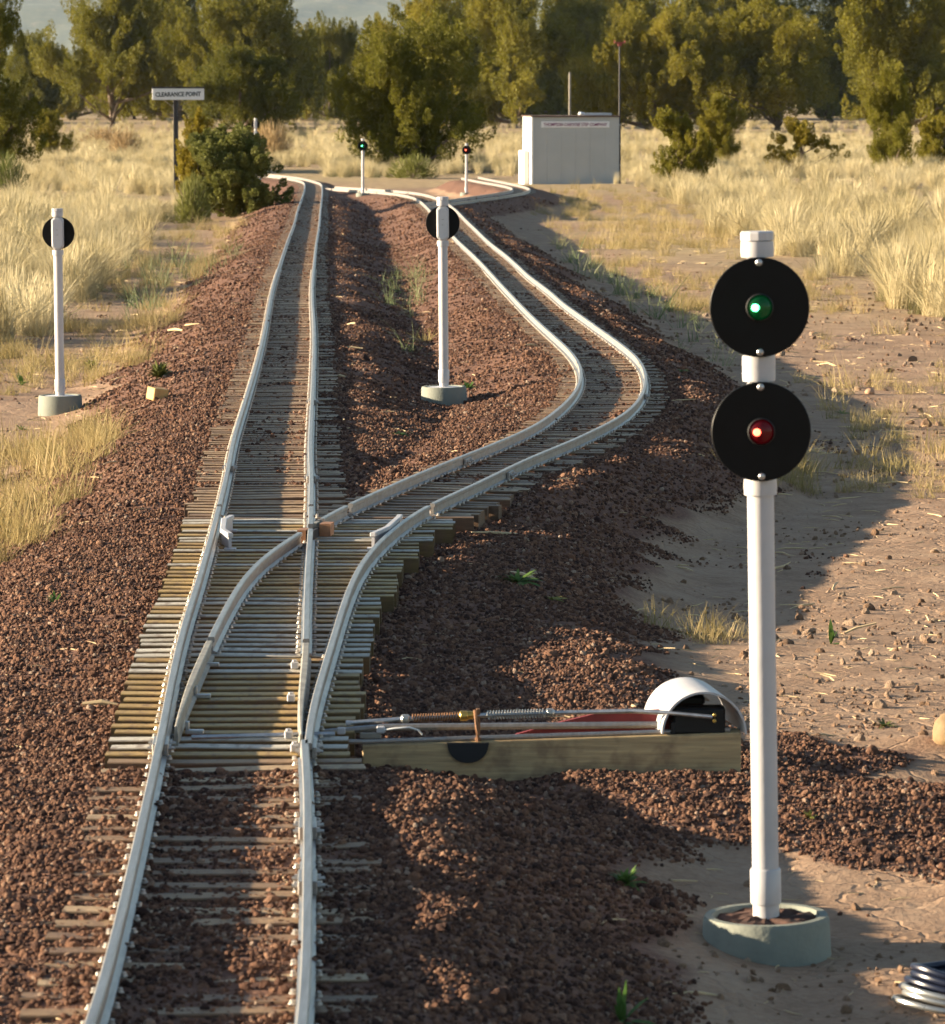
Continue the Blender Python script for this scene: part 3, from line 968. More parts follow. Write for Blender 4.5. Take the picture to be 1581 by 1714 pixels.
# motor box
q0, q1 = L3(1127, 1222), L3(1214, 1186)
MB().box(q0.x, q1.x, 0.004, 0.044, tz(q0.x), q1.z, 0.003).box(q0.x - 0.004, q0.x + 0.003, 0.002, 0.046, tz(q0.x), tz(q0.x) + 0.018, 0.001).build('motor_box', 'black_plastic', SM)
for py in (1196, 1206):
    MB().lathe([(0.003, 0), (0.003, 0.004), (0.002, 0.005)], 8, Matrix.Translation(L3(1195, py)) @ Matrix.Rotation(R(90), 4, 'X')).build('terminal_screw', 'brass', SM)
MB().box(L3(1140, 0).x, L3(1190, 0).x, 0.06, 0.10, q1.z - 0.005, q1.z + 0.010, 0.004).build('motor', 'black_plastic', SM)
# half pipe cover, its axis running back and to the left
rad = 0.0605; n = 28
cf = L3(1176, 1222); cf = Vector((cf.x + 0.002, -0.002, tz(cf.x)))
back = Vector((-0.020, 0.15, 0.0))
vs = []; fs = []
for lay, rr in ((0, rad), (1, rad - 0.003)):
    for e in range(2):
        for i in range(n + 1):
            an = math.pi * i / n
            c0 = cf + back * e
            cut = 0.0
            if e == 0:
                c0 = cf + back * 0.0
            vs.append((c0.x - rr * math.cos(an), c0.y + (0.055 * (math.sin(an) ** 0.8 if False else 0)), c0.z + rr * math.sin(an)))
N1 = n + 1
for i in range(n):
    fs.append((i, i + 1, N1 + i + 1, N1 + i))
    fs.append((2 * N1 + i, 3 * N1 + i, 3 * N1 + i + 1, 2 * N1 + i + 1))
    fs.append((i, 2 * N1 + i, 2 * N1 + i + 1, i + 1))
    fs.append((N1 + i, N1 + i + 1, 3 * N1 + i + 1, 3 * N1 + i))
fs.append((0, N1, 3 * N1, 2 * N1)); fs.append((n, 2 * N1 + n, 3 * N1 + n, N1 + n))
MB().add(vs, fs).build('half_pipe_cover', 'pvc_white', SM, True)
# operating rod, springs, collars
rod_y = 0.020
rp = [L3(583, 1210, rod_y), L3(678, 1203, rod_y), L3(780, 1198, rod_y), L3(920, 1193, rod_y), L3(1060, 1190, rod_y), L3(1120, 1193, 0.0), L3(1192, 1200, -0.004)]
MB().tube(rp, 0.0032, 10).build('operating_rod', 'steel', SM, True)
def spring(p, q, rad, wire, turns, mat, name):
    p, q = Vector(p), Vector(q); ax = (q - p); ln = ax.length; ax.normalize()
    u = ax.cross(Vector((0, 0, 1))).normalized(); w = u.cross(ax)
    pts = [p + ax * (ln * k / (turns * 10)) + (u * math.cos(2 * math.pi * k / 10) + w * math.sin(2 * math.pi * k / 10)) * rad for k in range(turns * 10 + 1)]
    MB().tube(pts, wire, 5).build(name, mat, SM, True)
spring(L3(815, 1197, rod_y), L3(912, 1193.5, rod_y), 0.0058, 0.0011, 20, 'cable_silver', 'spring')
spring(L3(690, 1202, rod_y), L3(770, 1198.5, rod_y), 0.0052, 0.0012, 18, 'rusty_iron', 'spring')
def ball(px, py, r, mat, name, dy=rod_y):
    M = Matrix.Translation(L3(px, py, dy)) @ Matrix.Rotation(R(90), 4, 'Y')
    MB().lathe([(r * 0.6, -r), (r, -r * 0.6), (r, r * 0.6), (r * 0.6, r)], 14, M).build(name, mat, SM, True)
ball(678, 1203, 0.0065, 'cable_silver', 'collar'); ball(920, 1193, 0.0065, 'cable_silver', 'collar'); ball(583, 1210, 0.004, 'pvc_white', 'collar')
ball(776, 1198, 0.0075, 'brass', 'brass_fitting'); ball(787, 1197, 0.006, 'brass', 'brass_fitting')
e0, e1 = L3(800, 1228, -0.002), L3(795, 1186, rod_y)
MB().box(-0.0045, 0.0045, -0.003, rod_y + 0.006, 0, 0.004, 0.001, Matrix.Translation((e0.x, 0, tz(e0.x) + 0.001))).box(-0.003, 0.003, rod_y - 0.003, rod_y + 0.004, 0.003, e1.z - tz(e0.x), 0.001, Matrix.Translation((e0.x, 0, tz(e0.x)))).tube(
    [(e0.x, -0.002, tz(e0.x)), (e0.x - 0.002, -0.002, tz(e0.x) + 0.02), (e1.x, 0.006, e1.z)], 0.0028, 8).build('guide_bracket', 'rusty_iron', SM)
# black half-round piece on the face of the plank
c = L3(783, 1236); m = MB()
outl = [(c.x - 0.030, tz(c.x) - 0.001)] + [(c.x - 0.029 * math.cos(t), tz(c.x) - 0.004 - 0.026 * math.sin(t)) for t in np.linspace(0.05, math.pi - 0.25, 14)] + [(c.x + 0.030, tz(c.x) - 0.001)]
m.poly(outl, 0.006, Matrix.Translation((0, -0.0065, 0))); m.build('black_half_round', 'black_matte', SM)
# clips and white wire
for px, py in ((571, 1223), (637, 1221), (577, 1250)):
    p = L3(px, py, 0.01); MB().box(-0.006, 0.006, -0.004, 0.004, -0.005, 0.005, 0.0015, Matrix.Translation(p)).build('clip', 'pvc_white', SM)
MB().tube([L3(640, 1222, 0.008), L3(660, 1219, 0.004), L3(685, 1217, 0.002), L3(700, 1222, 0.004), L3(706, 1229, 0.012)], 0.0014, 6).build('wire', 'wire_white', SM, True)
MB().box(0, 0.030, 0.008, 0.016, -0.004, 0.004, 0.001, Matrix.Translation(L3(602, 1233, 0.0))).build('clip', 'grey_post', SM)
MB().lathe([(0.004, 0), (0.004, 0.003), (0.002, 0.004)], 8, Matrix.Translation((L3(1101, 0).x, 0.02, tz(L3(1101, 0).x)))).build('terminal_screw', 'pvc_white', SM)

# ------------------------------------------------------------------ signals
def octo(w, h, c):
    return [(-w + c, -h), (w - c, -h), (w, -h + c), (w, h - c), (w - c, h), (-w + c, h), (-w, h - c), (-w, -h + c)]
def signal(label, base_px, heads, height, facing, lean=(0, 0), disc_r=0.0585, filled=True, lamp_scale=1.0, dz=None, sunk=0.002, ypos=None):
    """heads: list of (height above base top, colour); facing -1 = towards the camera side"""
    p = ground_at(*base_px)
    z0 = gz(p[0], p[1])
    T = thing('railway_signal', label, 'signal', (p[0], p[1], z0 - sunk), (lean[1], lean[0], 0))
    bh = 0.062
    MB().lathe([(0.079, -0.03), (0.078, 0.0), (0.0755, bh - 0.006), (0.073, bh), (0.064, bh), (0.061, bh - 0.005), (0.060, bh - 0.018)], 40).build('base', 'base_grey', T, True)
    m = MB(); rr = random.Random(int(abs(base_px[0])))
    nn = 26; vs = [(0, 0, bh - (0.000 if filled else 0.0))]; fs = []
    for ring, r in enumerate((0.025, 0.045, 0.0605)):
        for i in range(nn):
            a_ = 2 * math.pi * i / nn
            vs.append((r * math.cos(a_), r * math.sin(a_), (bh - 0.002 - 0.003 * ring / 2 + rr.uniform(-0.003, 0.003)) if filled else bh - 0.001 - 0.001 * ring))
    for i in range(nn):
        j = (i + 1) % nn
        fs.append((0, 1 + i, 1 + j))
        for ring in range(2):
            fs.append((1 + ring * nn + i, 1 + (ring + 1) * nn + i, 1 + (ring + 1) * nn + j, 1 + ring * nn + j))
    m.add(vs, fs).build('base_fill', 'cinder' if filled else 'pvc_grey', T)
    zb = bh - 0.004
    pr = 0.0158
    top = zb + height
    low = min(h for h, c in heads) - 0.062
    MB().lathe([(pr, zb - 0.03), (pr, zb + low)], 24).build('pole', 'pvc_white', T, True)
    MB().lathe([(pr + 0.0022, zb + 0.018), (pr + 0.0026, zb + 0.020), (pr + 0.0026, zb + 0.058), (pr + 0.0015, zb + 0.060)], 24).build('coupling', 'pvc_white', T, True)
    zs = sorted(heads)
    for k, (h, colr) in enumerate(zs):
        zc = zb + h
        # conduit body between two hubs
        m = MB()
        for sg in (-1, 1):
            m.lathe([(pr + 0.0035, zc + sg * 0.058), (pr + 0.004, zc + sg * 0.066), (pr + 0.0035, zc + sg * 0.0765)], 24)
        m.build('hub', 'pvc_white', T, True)
        m = MB()
        o8 = octo(0.0205, 0.058, 0.011)
        m.poly(o8, 0.034, Matrix.Translation((0, -0.016, zc)))
        hb = m.build('conduit_body', 'pvc_white', T)
        bvm = hb.modifiers.new('bevel', 'BEVEL'); bvm.width = 0.004; bvm.segments = 2
        m = MB(); m.poly(octo(0.0165, 0.052, 0.009), 0.003, Matrix.Translation((0, (0.018 if facing < 0 else -0.0192), zc)))
        cv = m.build('cover_plate', 'pvc_grey', T)
        bvm = cv.modifiers.new('bevel', 'BEVEL'); bvm.width = 0.001; bvm.segments = 1
        if facing > 0:
            MB().box(-0.004, 0.004, -0.0200, -0.0192, 0.012, 0.013).box(-0.003, 0.003, -0.0200, -0.0192, -0.006, -0.005).build('moulded_mark', 'grey_post', T, False, (0, 0, zc))
        fy = -0.024 if facing < 0 else 0.024
        rot = Matrix.Rotation(R(90), 4, 'X') if facing < 0 else Matrix.Rotation(R(-90), 4, 'X')
        MD = Matrix.Translation((0, fy, zc)) @ rot
        MB().lathe([(disc_r - 0.0008, -0.0015), (disc_r, 0.0), (disc_r, 0.002), (disc_r - 0.0008, 0.003)], 56, MD).build('target_disc', 'black_disc', T, True)
        ls = lamp_scale
        MB().lathe([(0.0165 * ls, 0.003), (0.0165 * ls, 0.006), (0.0150 * ls, 0.007), (0.0150 * ls, 0.003)], 32, MD, False).build('lamp_ring', 'black_plastic', T, True)
        MB().lathe([(0.0148 * ls, 0.0032), (0.0135 * ls, 0.006), (0.0100 * ls, 0.0085), (0.005 * ls, 0.0098), (0.0008, 0.0102)], 32, MD).build('lens', 'lens_' + colr, T, True)
        MB().lathe([(0.0002, 0.004), (0.0034 * ls, 0.007), (0.0045 * ls, 0.0100), (0.0034 * ls, 0.0125), (0.001, 0.0135)], 20, MD @ Matrix.Translation((-0.0055 * ls if facing < 0 else 0.0055 * ls, 0, 0))).build('bulb', 'lamp_' + colr, T, True)
        for sg in (-1, 1):
            MB().lathe([(0.0042, 0.003), (0.0042, 0.0045), (0.003, 0.006), (0.001, 0.0066)], 12, MD @ Matrix.Translation((0, sg * (disc_r - 0.006) * (1 if facing < 0 else -1), 0))).build('bolt', 'steel', T, True)
    zt = zb + zs[-1][0]
    MB().lathe([(pr + 0.004, zt + 0.0775), (pr + 0.004, top - 0.002), (pr + 0.0025, top)], 12).build('top_cap', 'pvc_white', T, True, angle=20)
    return T
signal('tall two lamp signal with green over red beside the switch machine', (1283, 1588), [(0.584, 'red'), (0.730, 'green')], 0.818, -1, (R(-1.15), 0), sunk=0.020)
signal('single disc signal seen from behind standing among dry grass left of the straight track', (101, 690), [(0.568, 'red')], 0.654, 1, (R(-0.3), 0), 0.0565, False)
signal('single disc signal seen from behind standing in the ditch between straight track and siding', (743, 676), [(0.548, 'green')], 0.636, 1, (R(-0.4), 0), 0.0565, False)
signal('small distant signal showing a green lamp in front of the juniper bush', (607, 327), [(0.53, 'green')], 0.612, -1, (R(0.2), 0), 0.0565, False, 1.6, -0.12, 0.04)
signal('small distant signal showing a red lamp beside the hairpin track', (780, 325), [(0.53, 'red')], 0.612, -1, (R(0.4), 0), 0.0565, False, 1.6, -0.12, 0.04)
signal('distant white two disc signal seen from behind in the tall grass', (429, 302), [(0.60, 'red'), (0.746, 'green')], 0.834, 1, (R(-0.6), 0), 0.0565, False, 1.0, None, 0.03)

# ------------------------------------------------------------------ lettering
def text_mesh(body, size, mat, bold=0.0):
    cu = bpy.data.curves.new('lettering', 'FONT')
    cu.body = body; cu.size = size; cu.align_x = 'CENTER'; cu.align_y = 'CENTER'
    cu.extrude = 0.0015; cu.offset = bold
    ob = bpy.data.objects.new('lettering_tmp', cu); C.objects.link(ob)
    dg = bpy.context.evaluated_depsgraph_get()
    me = bpy.data.meshes.new_from_object(ob.evaluated_get(dg))
    bpy.data.objects.remove(ob)
    me.materials.clear(); me.materials.append(MATS[mat])
    return me
def fit_text(me, w, h):
    co = np.array([v.co[:] for v in me.vertices])
    lo, hi_ = co.min(0), co.max(0)
    for v in me.vertices:
        v.co.x = (v.co.x - (lo[0] + hi_[0]) / 2) * w / (hi_[0] - lo[0])
        v.co.y = (v.co.y - (lo[1] + hi_[1]) / 2) * h / (hi_[1] - lo[1])

# clearance point sign
p = at(295, 342, GROUND_DZ); K = p[1] / F_PX
sg = thing('clearance_sign', 'dark post with a white board reading CLEARANCE POINT beside the green bush', 'sign', (p[0], p[1], gz(p[0], p[1]) - 0.05))
zt = at_y(298, 158, p[1])[2] - sg.location.z
MB().box(-0.028, 0.028, -0.02, 0.03, 0, zt - 0.02, 0.004).build('post', 'dark_post', sg)
bw, bh_ = 86 * K, 19 * K
bx = at_y(298.5, 158, p[1])[0] - p[0]
MB().box(bx - bw / 2, bx + bw / 2, -0.045, -0.022, zt - bh_ / 2, zt + bh_ / 2, 0.003).build('board', 'sign_white', sg)
MB().box(bx - bw / 2 - 0.006, bx + bw / 2 + 0.012, -0.050, -0.012, zt + bh_ / 2 + 0.001, zt + bh_ / 2 + 0.020, 0.002).build('board_cap', 'dark_post', sg)
me = text_mesh('CLEARANCE POINT', 0.06, 'ink_black', 0.002); fit_text(me, bw * 0.88, bh_ * 0.40)
link('lettering', me, sg, (bx, -0.0465, zt), (math.pi / 2, R(-1.0), 0))
MB().tube([(0.03, 0.0, zt - 0.15), (bx + bw * 0.28, -0.02, zt - bh_ / 2)], 0.004, 5).build('brace_wire', 'grey_post', sg)
MB().tube([(-0.03, 0.0, zt - 0.15), (bx - bw * 0.28, -0.02, zt - bh_ / 2)], 0.004, 5).build('brace_wire', 'grey_post', sg)

# white shed, the shade on its front painted in as grey
p = at(891, 310, GROUND_DZ + 0.02); K = p[1] / F_PX
hz = gz(p[0], p[1]) - 0.03
hut = thing('shed', 'low white panelled shed with shade greyed into its front and a lettered strip along its top edge', 'shed', (p[0], p[1], hz), (0, 0, R(6.5)))
hw, hh, hd = 146 * K, 114 * K + 0.03, 1.05
MB().box(0.0, hw, 0.02, hd, 0.0, hh - 0.02, 0.004).build('wall_core', 'hut_panel_shaded', hut)
npan = 6
for i in range(npan):
    x0 = i * hw / npan; x1 = x0 + hw / npan - 0.0012
    MB().box(x0, x1, 0.013, 0.02, 0.01, hh - 0.022, 0.001).build('panel', 'hut_panel_shaded', hut)
MB().box(-0.018, 0.012, -0.004, 0.03, 0.0, hh - 0.021, 0.003).build('corner_trim', 'hut_trim_lit', hut)
for i in range(5):
    MB().box(-0.014, 0.0, 0.031 + i * (hd - 0.03) / 5, 0.027 + (i + 1) * (hd - 0.03) / 5, 0.01, hh - 0.022, 0.002).build('panel', 'hut_trim_lit', hut)  # side wall takes the lighter colour as its sunlight
MB().box(-0.03, hw + 0.02, -0.015, hd + 0.03, hh - 0.02, hh, 0.003).build('roof', 'roof_brown', hut)
MB().box(-0.10, -0.02, 0.25, 0.85, 0.0, hh * 0.50, 0.008).build('side_box', 'hut_trim_lit', hut)
sw_, sh_ = 115 * K, 10.5 * K
MB().box(-sw_ / 2, sw_ / 2, 0.004, 0.0125, -sh_ / 2, sh_ / 2, 0.002).build('name_strip', 'sign_white', hut, False, (hw * 0.492, 0, hh - 12.5 * K - 0.02))
me = text_mesh('THOMPSON CABOOSE STEP COMPANY', 0.06, 'ink_purple', 0.001); fit_text(me, sw_ * 0.93, sh_ * 0.52)
link('lettering', me, hut, (hw * 0.492, 0.0025, hh - 12.5 * K - 0.02), (math.pi / 2, 0, 0))
bx0 = 0.58 * hw
bl = MB().box(0, 0.42, 0, 0.25, 0, 0.035, 0.006).build('roof_board', 'pvc_grey', None, False, (0, 0, 0))
bl.parent = None
w0 = Matrix.Translation((p[0], p[1], hz)) @ Matrix.Rotation(R(6.5), 4, 'Z')
bl.location = w0 @ Vector((bx0 + 0.06, 0.35, hh)); bl.rotation_euler = (0, 0, R(9)); bl.name = 'grey_board'
tag(bl, 'grey board lying flat on the shed roof', 'board')
m = MB(); bm = bmesh.new(); bmesh.ops.create_icosphere(bm, subdivisions=2, radius=1)
for v in bm.verts:
    v.co = Vector((v.co.x * 0.05, v.co.y * 0.045, max(0, v.co.z * 0.5 + 0.42) * 0.062)) * (1 + 0.12 * math.sin(9 * v.co.x + 5 * v.co.y))
bm.verts.index_update(); m.add([v.co[:] for v in bm.verts], [[v.index for v in f.verts] for f in bm.faces]); bm.free()
bag = m.build('white_bag', 'sign_white', None, True, w0 @ Vector((bx0, 0.2, hh)))
tag(bag, 'small white bag lying on the shed roof', 'bag')
# tall dark post with a red cross piece, grey pole behind
q = at_y(1036, 300, p[1] + 0.35); zq = gz(q[0], q[1]); zt_ = at_y(1036, 66, q[1])[2] - zq
po = thing('tall_post', 'tall thin dark post with a red tray on top behind the shed', 'post', (q[0], q[1], zq - 0.05))
MB().lathe([(0.024, 0), (0.020, zt_ * 0.45), (0.015, zt_ * 0.46), (0.013, zt_)], 10).build('pole', 'dark_post', po, True)
MB().box(-0.08, 0.08, -0.05, 0.05, zt_ - 0.01, zt_ + 0.008, 0.002).box(-0.08, -0.072, -0.05, 0.05, zt_ + 0.008, zt_ + 0.035, 0).box(0.072, 0.08, -0.05, 0.05, zt_ + 0.008, zt_ + 0.03, 0).box(-0.03, 0.03, -0.03, 0.03, zt_ - 0.05, zt_ - 0.011, 0.003).build('tray', 'red_paint', po)
for f in (0.30, 0.43, 0.15):
    MB().box(-0.028, 0.028, -0.028, 0.028, zt_ * f, zt_ * f + 0.01, 0.001).build('clamp', 'steel', po)
q = at_y(953, 300, p[1] + 4.0); zq = gz(q[0], q[1]); zt_ = at_y(953.5, 121, q[1])[2] - zq
gp = thing('grey_pole', 'short weathered grey pole standing behind the shed roof', 'pole', (q[0], q[1], zq - 0.05))
MB().lathe([(0.021, 0), (0.019, zt_ + 0.04), (0.014, zt_ + 0.05)], 10).build('pole', 'grey_post', gp, True)
MB().box(-0.036, 0.036, -0.036, 0.036, 0, 0.12, 0.004).build('collar', 'grey_post', gp)

# ------------------------------------------------------------------ small loose things
def rock_mesh(name, seed, mat, sx, sy, sz, lump=0.18):
    rs_ = np.random.default_rng(seed)
    bm = bmesh.new(); bmesh.ops.create_icosphere(bm, subdivisions=2, radius=1)
    for v in bm.verts:
        v.co *= 1 + rs_.uniform(-lump, lump)
        v.co = Vector((v.co.x * sx, v.co.y * sy, v.co.z * sz))
    me = bpy.data.meshes.new(name); bm.to_mesh(me); bm.free()
    me.materials.append(MATS[mat]); me.polygons.foreach_set('use_smooth', np.ones(len(me.polygons), dtype=bool))
    return me
p = ground_at(263, 668)
m = MB().box(-0.025, 0.025, -0.03, 0.03, -0.014, 0.026, 0.002)
wb = m.build('wood_block', 'wood_block', None, False, (p[0], p[1], gz(p[0], p[1]) + 0.010), (R(4), R(7), R(28)))
tag(wb, 'small cut wooden block lying on red gravel near the back-facing signal', 'wood block')
p = ground_at(1455, 660)
tag(link('round_stone', rock_mesh('round_stone', 3, 'stone_tan', 0.020, 0.02, 0.015, 0.08), None, (p[0], p[1], gz(p[0], p[1]) + 0.008)), 'round reddish stone alone on bare dirt right of the tall signal', 'stone')
p = ground_at(1592, 1238)
tag(link('yellow_rock', rock_mesh('yellow_rock', 5, 'stone_yellow', 0.034, 0.04, 0.030, 0.15), None, (p[0], p[1], gz(p[0], p[1]) + 0.012)), 'yellowish angular rock cut by the right edge of the view', 'rock')
rr = random.Random(5)
for lab, px, py, ln, an in (('pale wood splinter on shaded red gravel between straight track and middle signal', 570, 632, 0.05, 2.2),
                            ('pale wood chip lying on lit gravel inside the siding curve', 889, 580, 0.05, 0.1),
                            ('pale straw stick lying beside the left rail of the straight track', 446, 498, 0.06, 0.0),
                            ('thin pale stick poking from the ballast beside the turnout ties', 170, 1184, 0.06, -0.1)):
    p = ground_at(px, py); z = p[2]
    m = MB().tube([(-ln / 2, 0, 0.004), (0, 0.003, 0.007), (ln / 2, 0, 0.003)], [0.003, 0.0045, 0.002], 6)
    st = m.build('wood_splinter', 'dead_straw', None, False, (p[0], p[1], z + 0.001), (0, 0, an)); tag(st, lab, 'stick')
# coil of cable at the right edge
p = ground_at(1568, 1672); zc = gz(p[0], p[1])
cb = thing('cable_coil', 'coil of silver and dark blue cable with yellow tie lying on gravel', 'cable', (p[0], p[1], zc))
def loop(r1, r2, cx_, cy_, z, wob, n=40):
    return [(cx_ + r1 * math.cos(t), cy_ + r2 * math.sin(t), z + wob * math.sin(2 * t + 0.6)) for t in np.linspace(0, 2 * math.pi, n)]
for k, (r1, r2, dx, dy, z) in enumerate(((0.058, 0.050, 0.006, -0.034, 0.006), (0.050, 0.046, 0.010, -0.030, 0.012), (0.056, 0.052, 0.016, -0.020, 0.017))):
    MB().tube(loop(r1, r2, dx, dy, z, 0.004), 0.0034, 10, False).build('silver_loop', 'cable_silver', cb, True)
for k in range(7):
    MB().tube(loop(0.060 - 0.0045 * k, 0.060 - 0.005 * k, 0.022 + 0.002 * (k % 3), 0.020 + 0.003 * (k % 2), 0.008 + 0.0075 * (k % 4), 0.005), 0.0040, 10, False).build('dark_loop', 'cable_navy', cb, True)
MB().tube([(0.020, -0.090, 0.004), (0.022, -0.080, 0.016), (0.024, -0.060, 0.024), (0.022, -0.045, 0.020)], 0.0030, 8).build('yellow_tie', 'yellow_tie', cb, True)

# ------------------------------------------------------------------ scattered stuff by geometry nodes
def scatter(name, pts, rot, scl, var, protos, label=None):
    me = bpy.data.meshes.new(name)
    n = len(pts)
    me.vertices.add(n); me.vertices.foreach_set('co', np.asarray(pts, np.float32).ravel())
    for nm, ty, dat in (('rot', 'FLOAT_VECTOR', rot), ('scl', 'FLOAT_VECTOR', scl)):
        at_ = me.attributes.new(nm, ty, 'POINT'); at_.data.foreach_set('vector', np.asarray(dat, np.float32).ravel())
    at_ = me.attributes.new('var', 'INT', 'POINT'); at_.data.foreach_set('value', np.asarray(var, np.int32))
    ob = link(name, me); ob['kind'] = 'stuff'
    ng = bpy.data.node_groups.new(name, 'GeometryNodeTree')
    ng.interface.new_socket('Geometry', in_out='INPUT', socket_type='NodeSocketGeometry')
    ng.interface.new_socket('Geometry', in_out='OUTPUT', socket_type='NodeSocketGeometry')
    N = ng.nodes
    gi, go = N.new('NodeGroupInput'), N.new('NodeGroupOutput')
    iop = N.new('GeometryNodeInstanceOnPoints'); jn = N.new('GeometryNodeJoinGeometry')
    for pm in protos:
        pob = bpy.data.objects.new(pm.name, pm)
        oi = N.new('GeometryNodeObjectInfo'); oi.inputs['Object'].default_value = pob; oi.inputs['As Instance'].default_value = True
        ng.links.new(oi.outputs['Geometry'], jn.inputs[0])
    def na(nm, ty):
        a_ = N.new('GeometryNodeInputNamedAttribute'); a_.data_type = ty; a_.inputs['Name'].default_value = nm
        return a_.outputs['Attribute']
    ng.links.new(gi.outputs[0], iop.inputs['Points']); ng.links.new(jn.outputs[0], iop.inputs['Instance'])
    iop.inputs['Pick Instance'].default_value = True
    ng.links.new(na('var', 'INT'), iop.inputs['Instance Index'])
    e2r = N.new('FunctionNodeEulerToRotation'); ng.links.new(na('rot', 'FLOAT_VECTOR'), e2r.inputs[0])
    ng.links.new(e2r.outputs[0], iop.inputs['Rotation']); ng.links.new(na('scl', 'FLOAT_VECTOR'), iop.inputs['Scale'])
    ng.links.new(iop.outputs[0], go.inputs[0])
    md = ob.modifiers.new('scatter', 'NODES'); md.node_group = ng
    if label: ob['label'] = label
    return ob

def stone_protos(mat, n=6, sub=2):
    out = []
    for i in range(n):
        rs_ = np.random.default_rng(100 + i)
        bm = bmesh.new(); bmesh.ops.create_icosphere(bm, subdivisions=sub, radius=1)
        st = rs_.uniform(0.7, 1.15, 3)
        cuts = [Vector(rs_.normal(size=3)).normalized() for _ in range(5)]
        for v in bm.verts:
            for c_ in cuts:
                dd = v.co.dot(c_) - 0.72
                if dd > 0: v.co -= c_ * dd * 0.9
            v.co *= 1 + rs_.uniform(-0.09, 0.09)
            v.co = Vector((v.co.x * st[0], v.co.y * st[1], v.co.z * st[2]))
        me = bpy.data.meshes.new('stone'); bm.to_mesh(me); bm.free(); me.materials.append(MATS[mat]); out.append(me)
    return out
def strata(specs, mask):
    X, Y, Sc = [], [], []
    for (y0, y1, dens, rad, sig) in specs:
        hw0 = 0.118 * y1 + 0.35
        n = int(dens * (y1 - y0) * 2 * hw0)
        y = RNG.uniform(y0, y1, n); x = RNG.uniform(-hw0, hw0, n)
        k = np.abs(x) < 0.118 * y + 0.35
        x, y = x[k], y[k]
        z, g, d = ground_h(x, y, True)
        k = RNG.uniform(size=len(x)) < mask(x, y, g, d)
        x, y, z = x[k], y[k], z[k]
        r = rad * np.exp(RNG.normal(0, sig, len(x)))
        X.append(np.stack([x, y, z], 1)); Sc.append(r)
    return np.vstack(X), np.concatenate(Sc)
def cinder_mask(x, y, g, d):
    edge = sstep(0.30, 0.62, g + vnoise(x, y, 0.16, 51) * 0.9)
    track = np.where(d < 0.17, np.where(y > 9, 0.45, 0.72) + 1.1 * vnoise(x, y, 0.16, 52), 1.0)
    return edge * np.clip(track, 0.08, 1)
P, r = strata([(3.3, 6.6, 28000, 0.0025, 0.38), (6.6, 9.6, 17000, 0.0026, 0.38), (9.6, 14, 9000, 0.0030, 0.38), (14, 20, 3400, 0.0040, 0.34), (20, 32, 950, 0.0052, 0.3), (32, 46, 260, 0.007, 0.3)], cinder_mask)
P[:, 2] += r * 0.25
scatter('cinder_gravel', P, RNG.uniform(0, 6.28, (len(P), 3)), r[:, None] * np.ones((1, 3)), RNG.integers(0, 6, len(P)), stone_protos('cinder'))
print('cinders', len(P))
P, r = strata([(3.3, 7, 1600, 0.0026, 0.5), (7, 14, 650, 0.0034, 0.5), (14, 26, 110, 0.006, 0.5)], lambda x, y, g, d: (1 - sstep(0.2, 0.6, g)) * np.clip(0.5 + 1.6 * vnoise(x, y, 0.3, 55), 0, 1))
P[:, 2] += r * 0.1
scatter('dirt_clods', P, RNG.uniform(0, 6.28, (len(P), 3)), r[:, None] * np.ones((1, 3)) * np.array([[1.2, 1.2, 0.7]]), RNG.integers(0, 6, len(P)), stone_protos('clod'))

def twig_protos():
    out = []
    for i in range(4):
        rs_ = random.Random(400 + i)
        m = MB().tube([(-1, 0, 0.02), (-0.3, rs_.uniform(-.2, .2), 0.08), (0.4, rs_.uniform(-.2, .2), 0.05), (1, rs_.uniform(-.3, .3), 0.02)], [0.03, 0.05, 0.04, 0.02], 5)
        out.append(m.mesh('twig', 'dead_straw'))
    return out
P, r = strata([(3.3, 8, 110, 0.012, 0.5), (8, 20, 45, 0.022, 0.5), (20, 36, 8, 0.03, 0.4)], lambda x, y, g, d: np.where(d < 0.2, 0.05, 0.25 + 0.75 * (1 - g)))
scatter('dry_litter', P, np.stack([np.zeros(len(P)), RNG.normal(0, 0.12, len(P)), RNG.uniform(0, 6.28, len(P))], 1), r[:, None] * np.ones((1, 3)), RNG.integers(0, 4, len(P)), twig_protos())
def clump_mesh(name, mat, blades, h, spread, lean, width, seed, seeds=False, curl=0.5):
    rs_ = np.random.default_rng(seed)
    vs = []; fs = []
    for _ in range(blades):
        az = rs_.uniform(0, 2 * math.pi); b0 = spread * math.sqrt(rs_.uniform())
        a2 = rs_.uniform(0, 2 * math.pi)
        base = np.array([b0 * math.cos(a2), b0 * math.sin(a2), -0.01])
        hh_ = h * rs_.uniform(0.45, 1.08); ln = abs(rs_.normal(0, lean))
        dirv = np.array([math.cos(az), math.sin(az), 0]); side = np.array([-math.sin(az + rs_.uniform(-1, 1)), math.cos(az + rs_.uniform(-1, 1)), 0])
        w = width * rs_.uniform(0.6, 1.3)
        k0 = len(vs)
        nseg = 4
        for s_ in range(nseg + 1):
            t = s_ / nseg
            bend = ln * (t + curl * t * t)
            pnt = base + dirv * hh_ * bend + np.array([0, 0, hh_ * t * (1 - 0.25 * ln * t)])
            ww = w * (1 - 0.85 * t)
            if seeds and s_ == nseg - 1: ww = w * 1.5
            vs.append(pnt - side * ww / 2); vs.append(pnt + side * ww / 2)
        for s_ in range(nseg):
            fs.append((k0 + 2 * s_, k0 + 2 * s_ + 1, k0 + 2 * s_ + 3, k0 + 2 * s_ + 2))
    return mesh_from(name, np.array(vs), np.array(fs), mat)
def poly_world(px, dz=GROUND_DZ):
    return np.array([at(x, y, dz)[:2] for x, y in px])
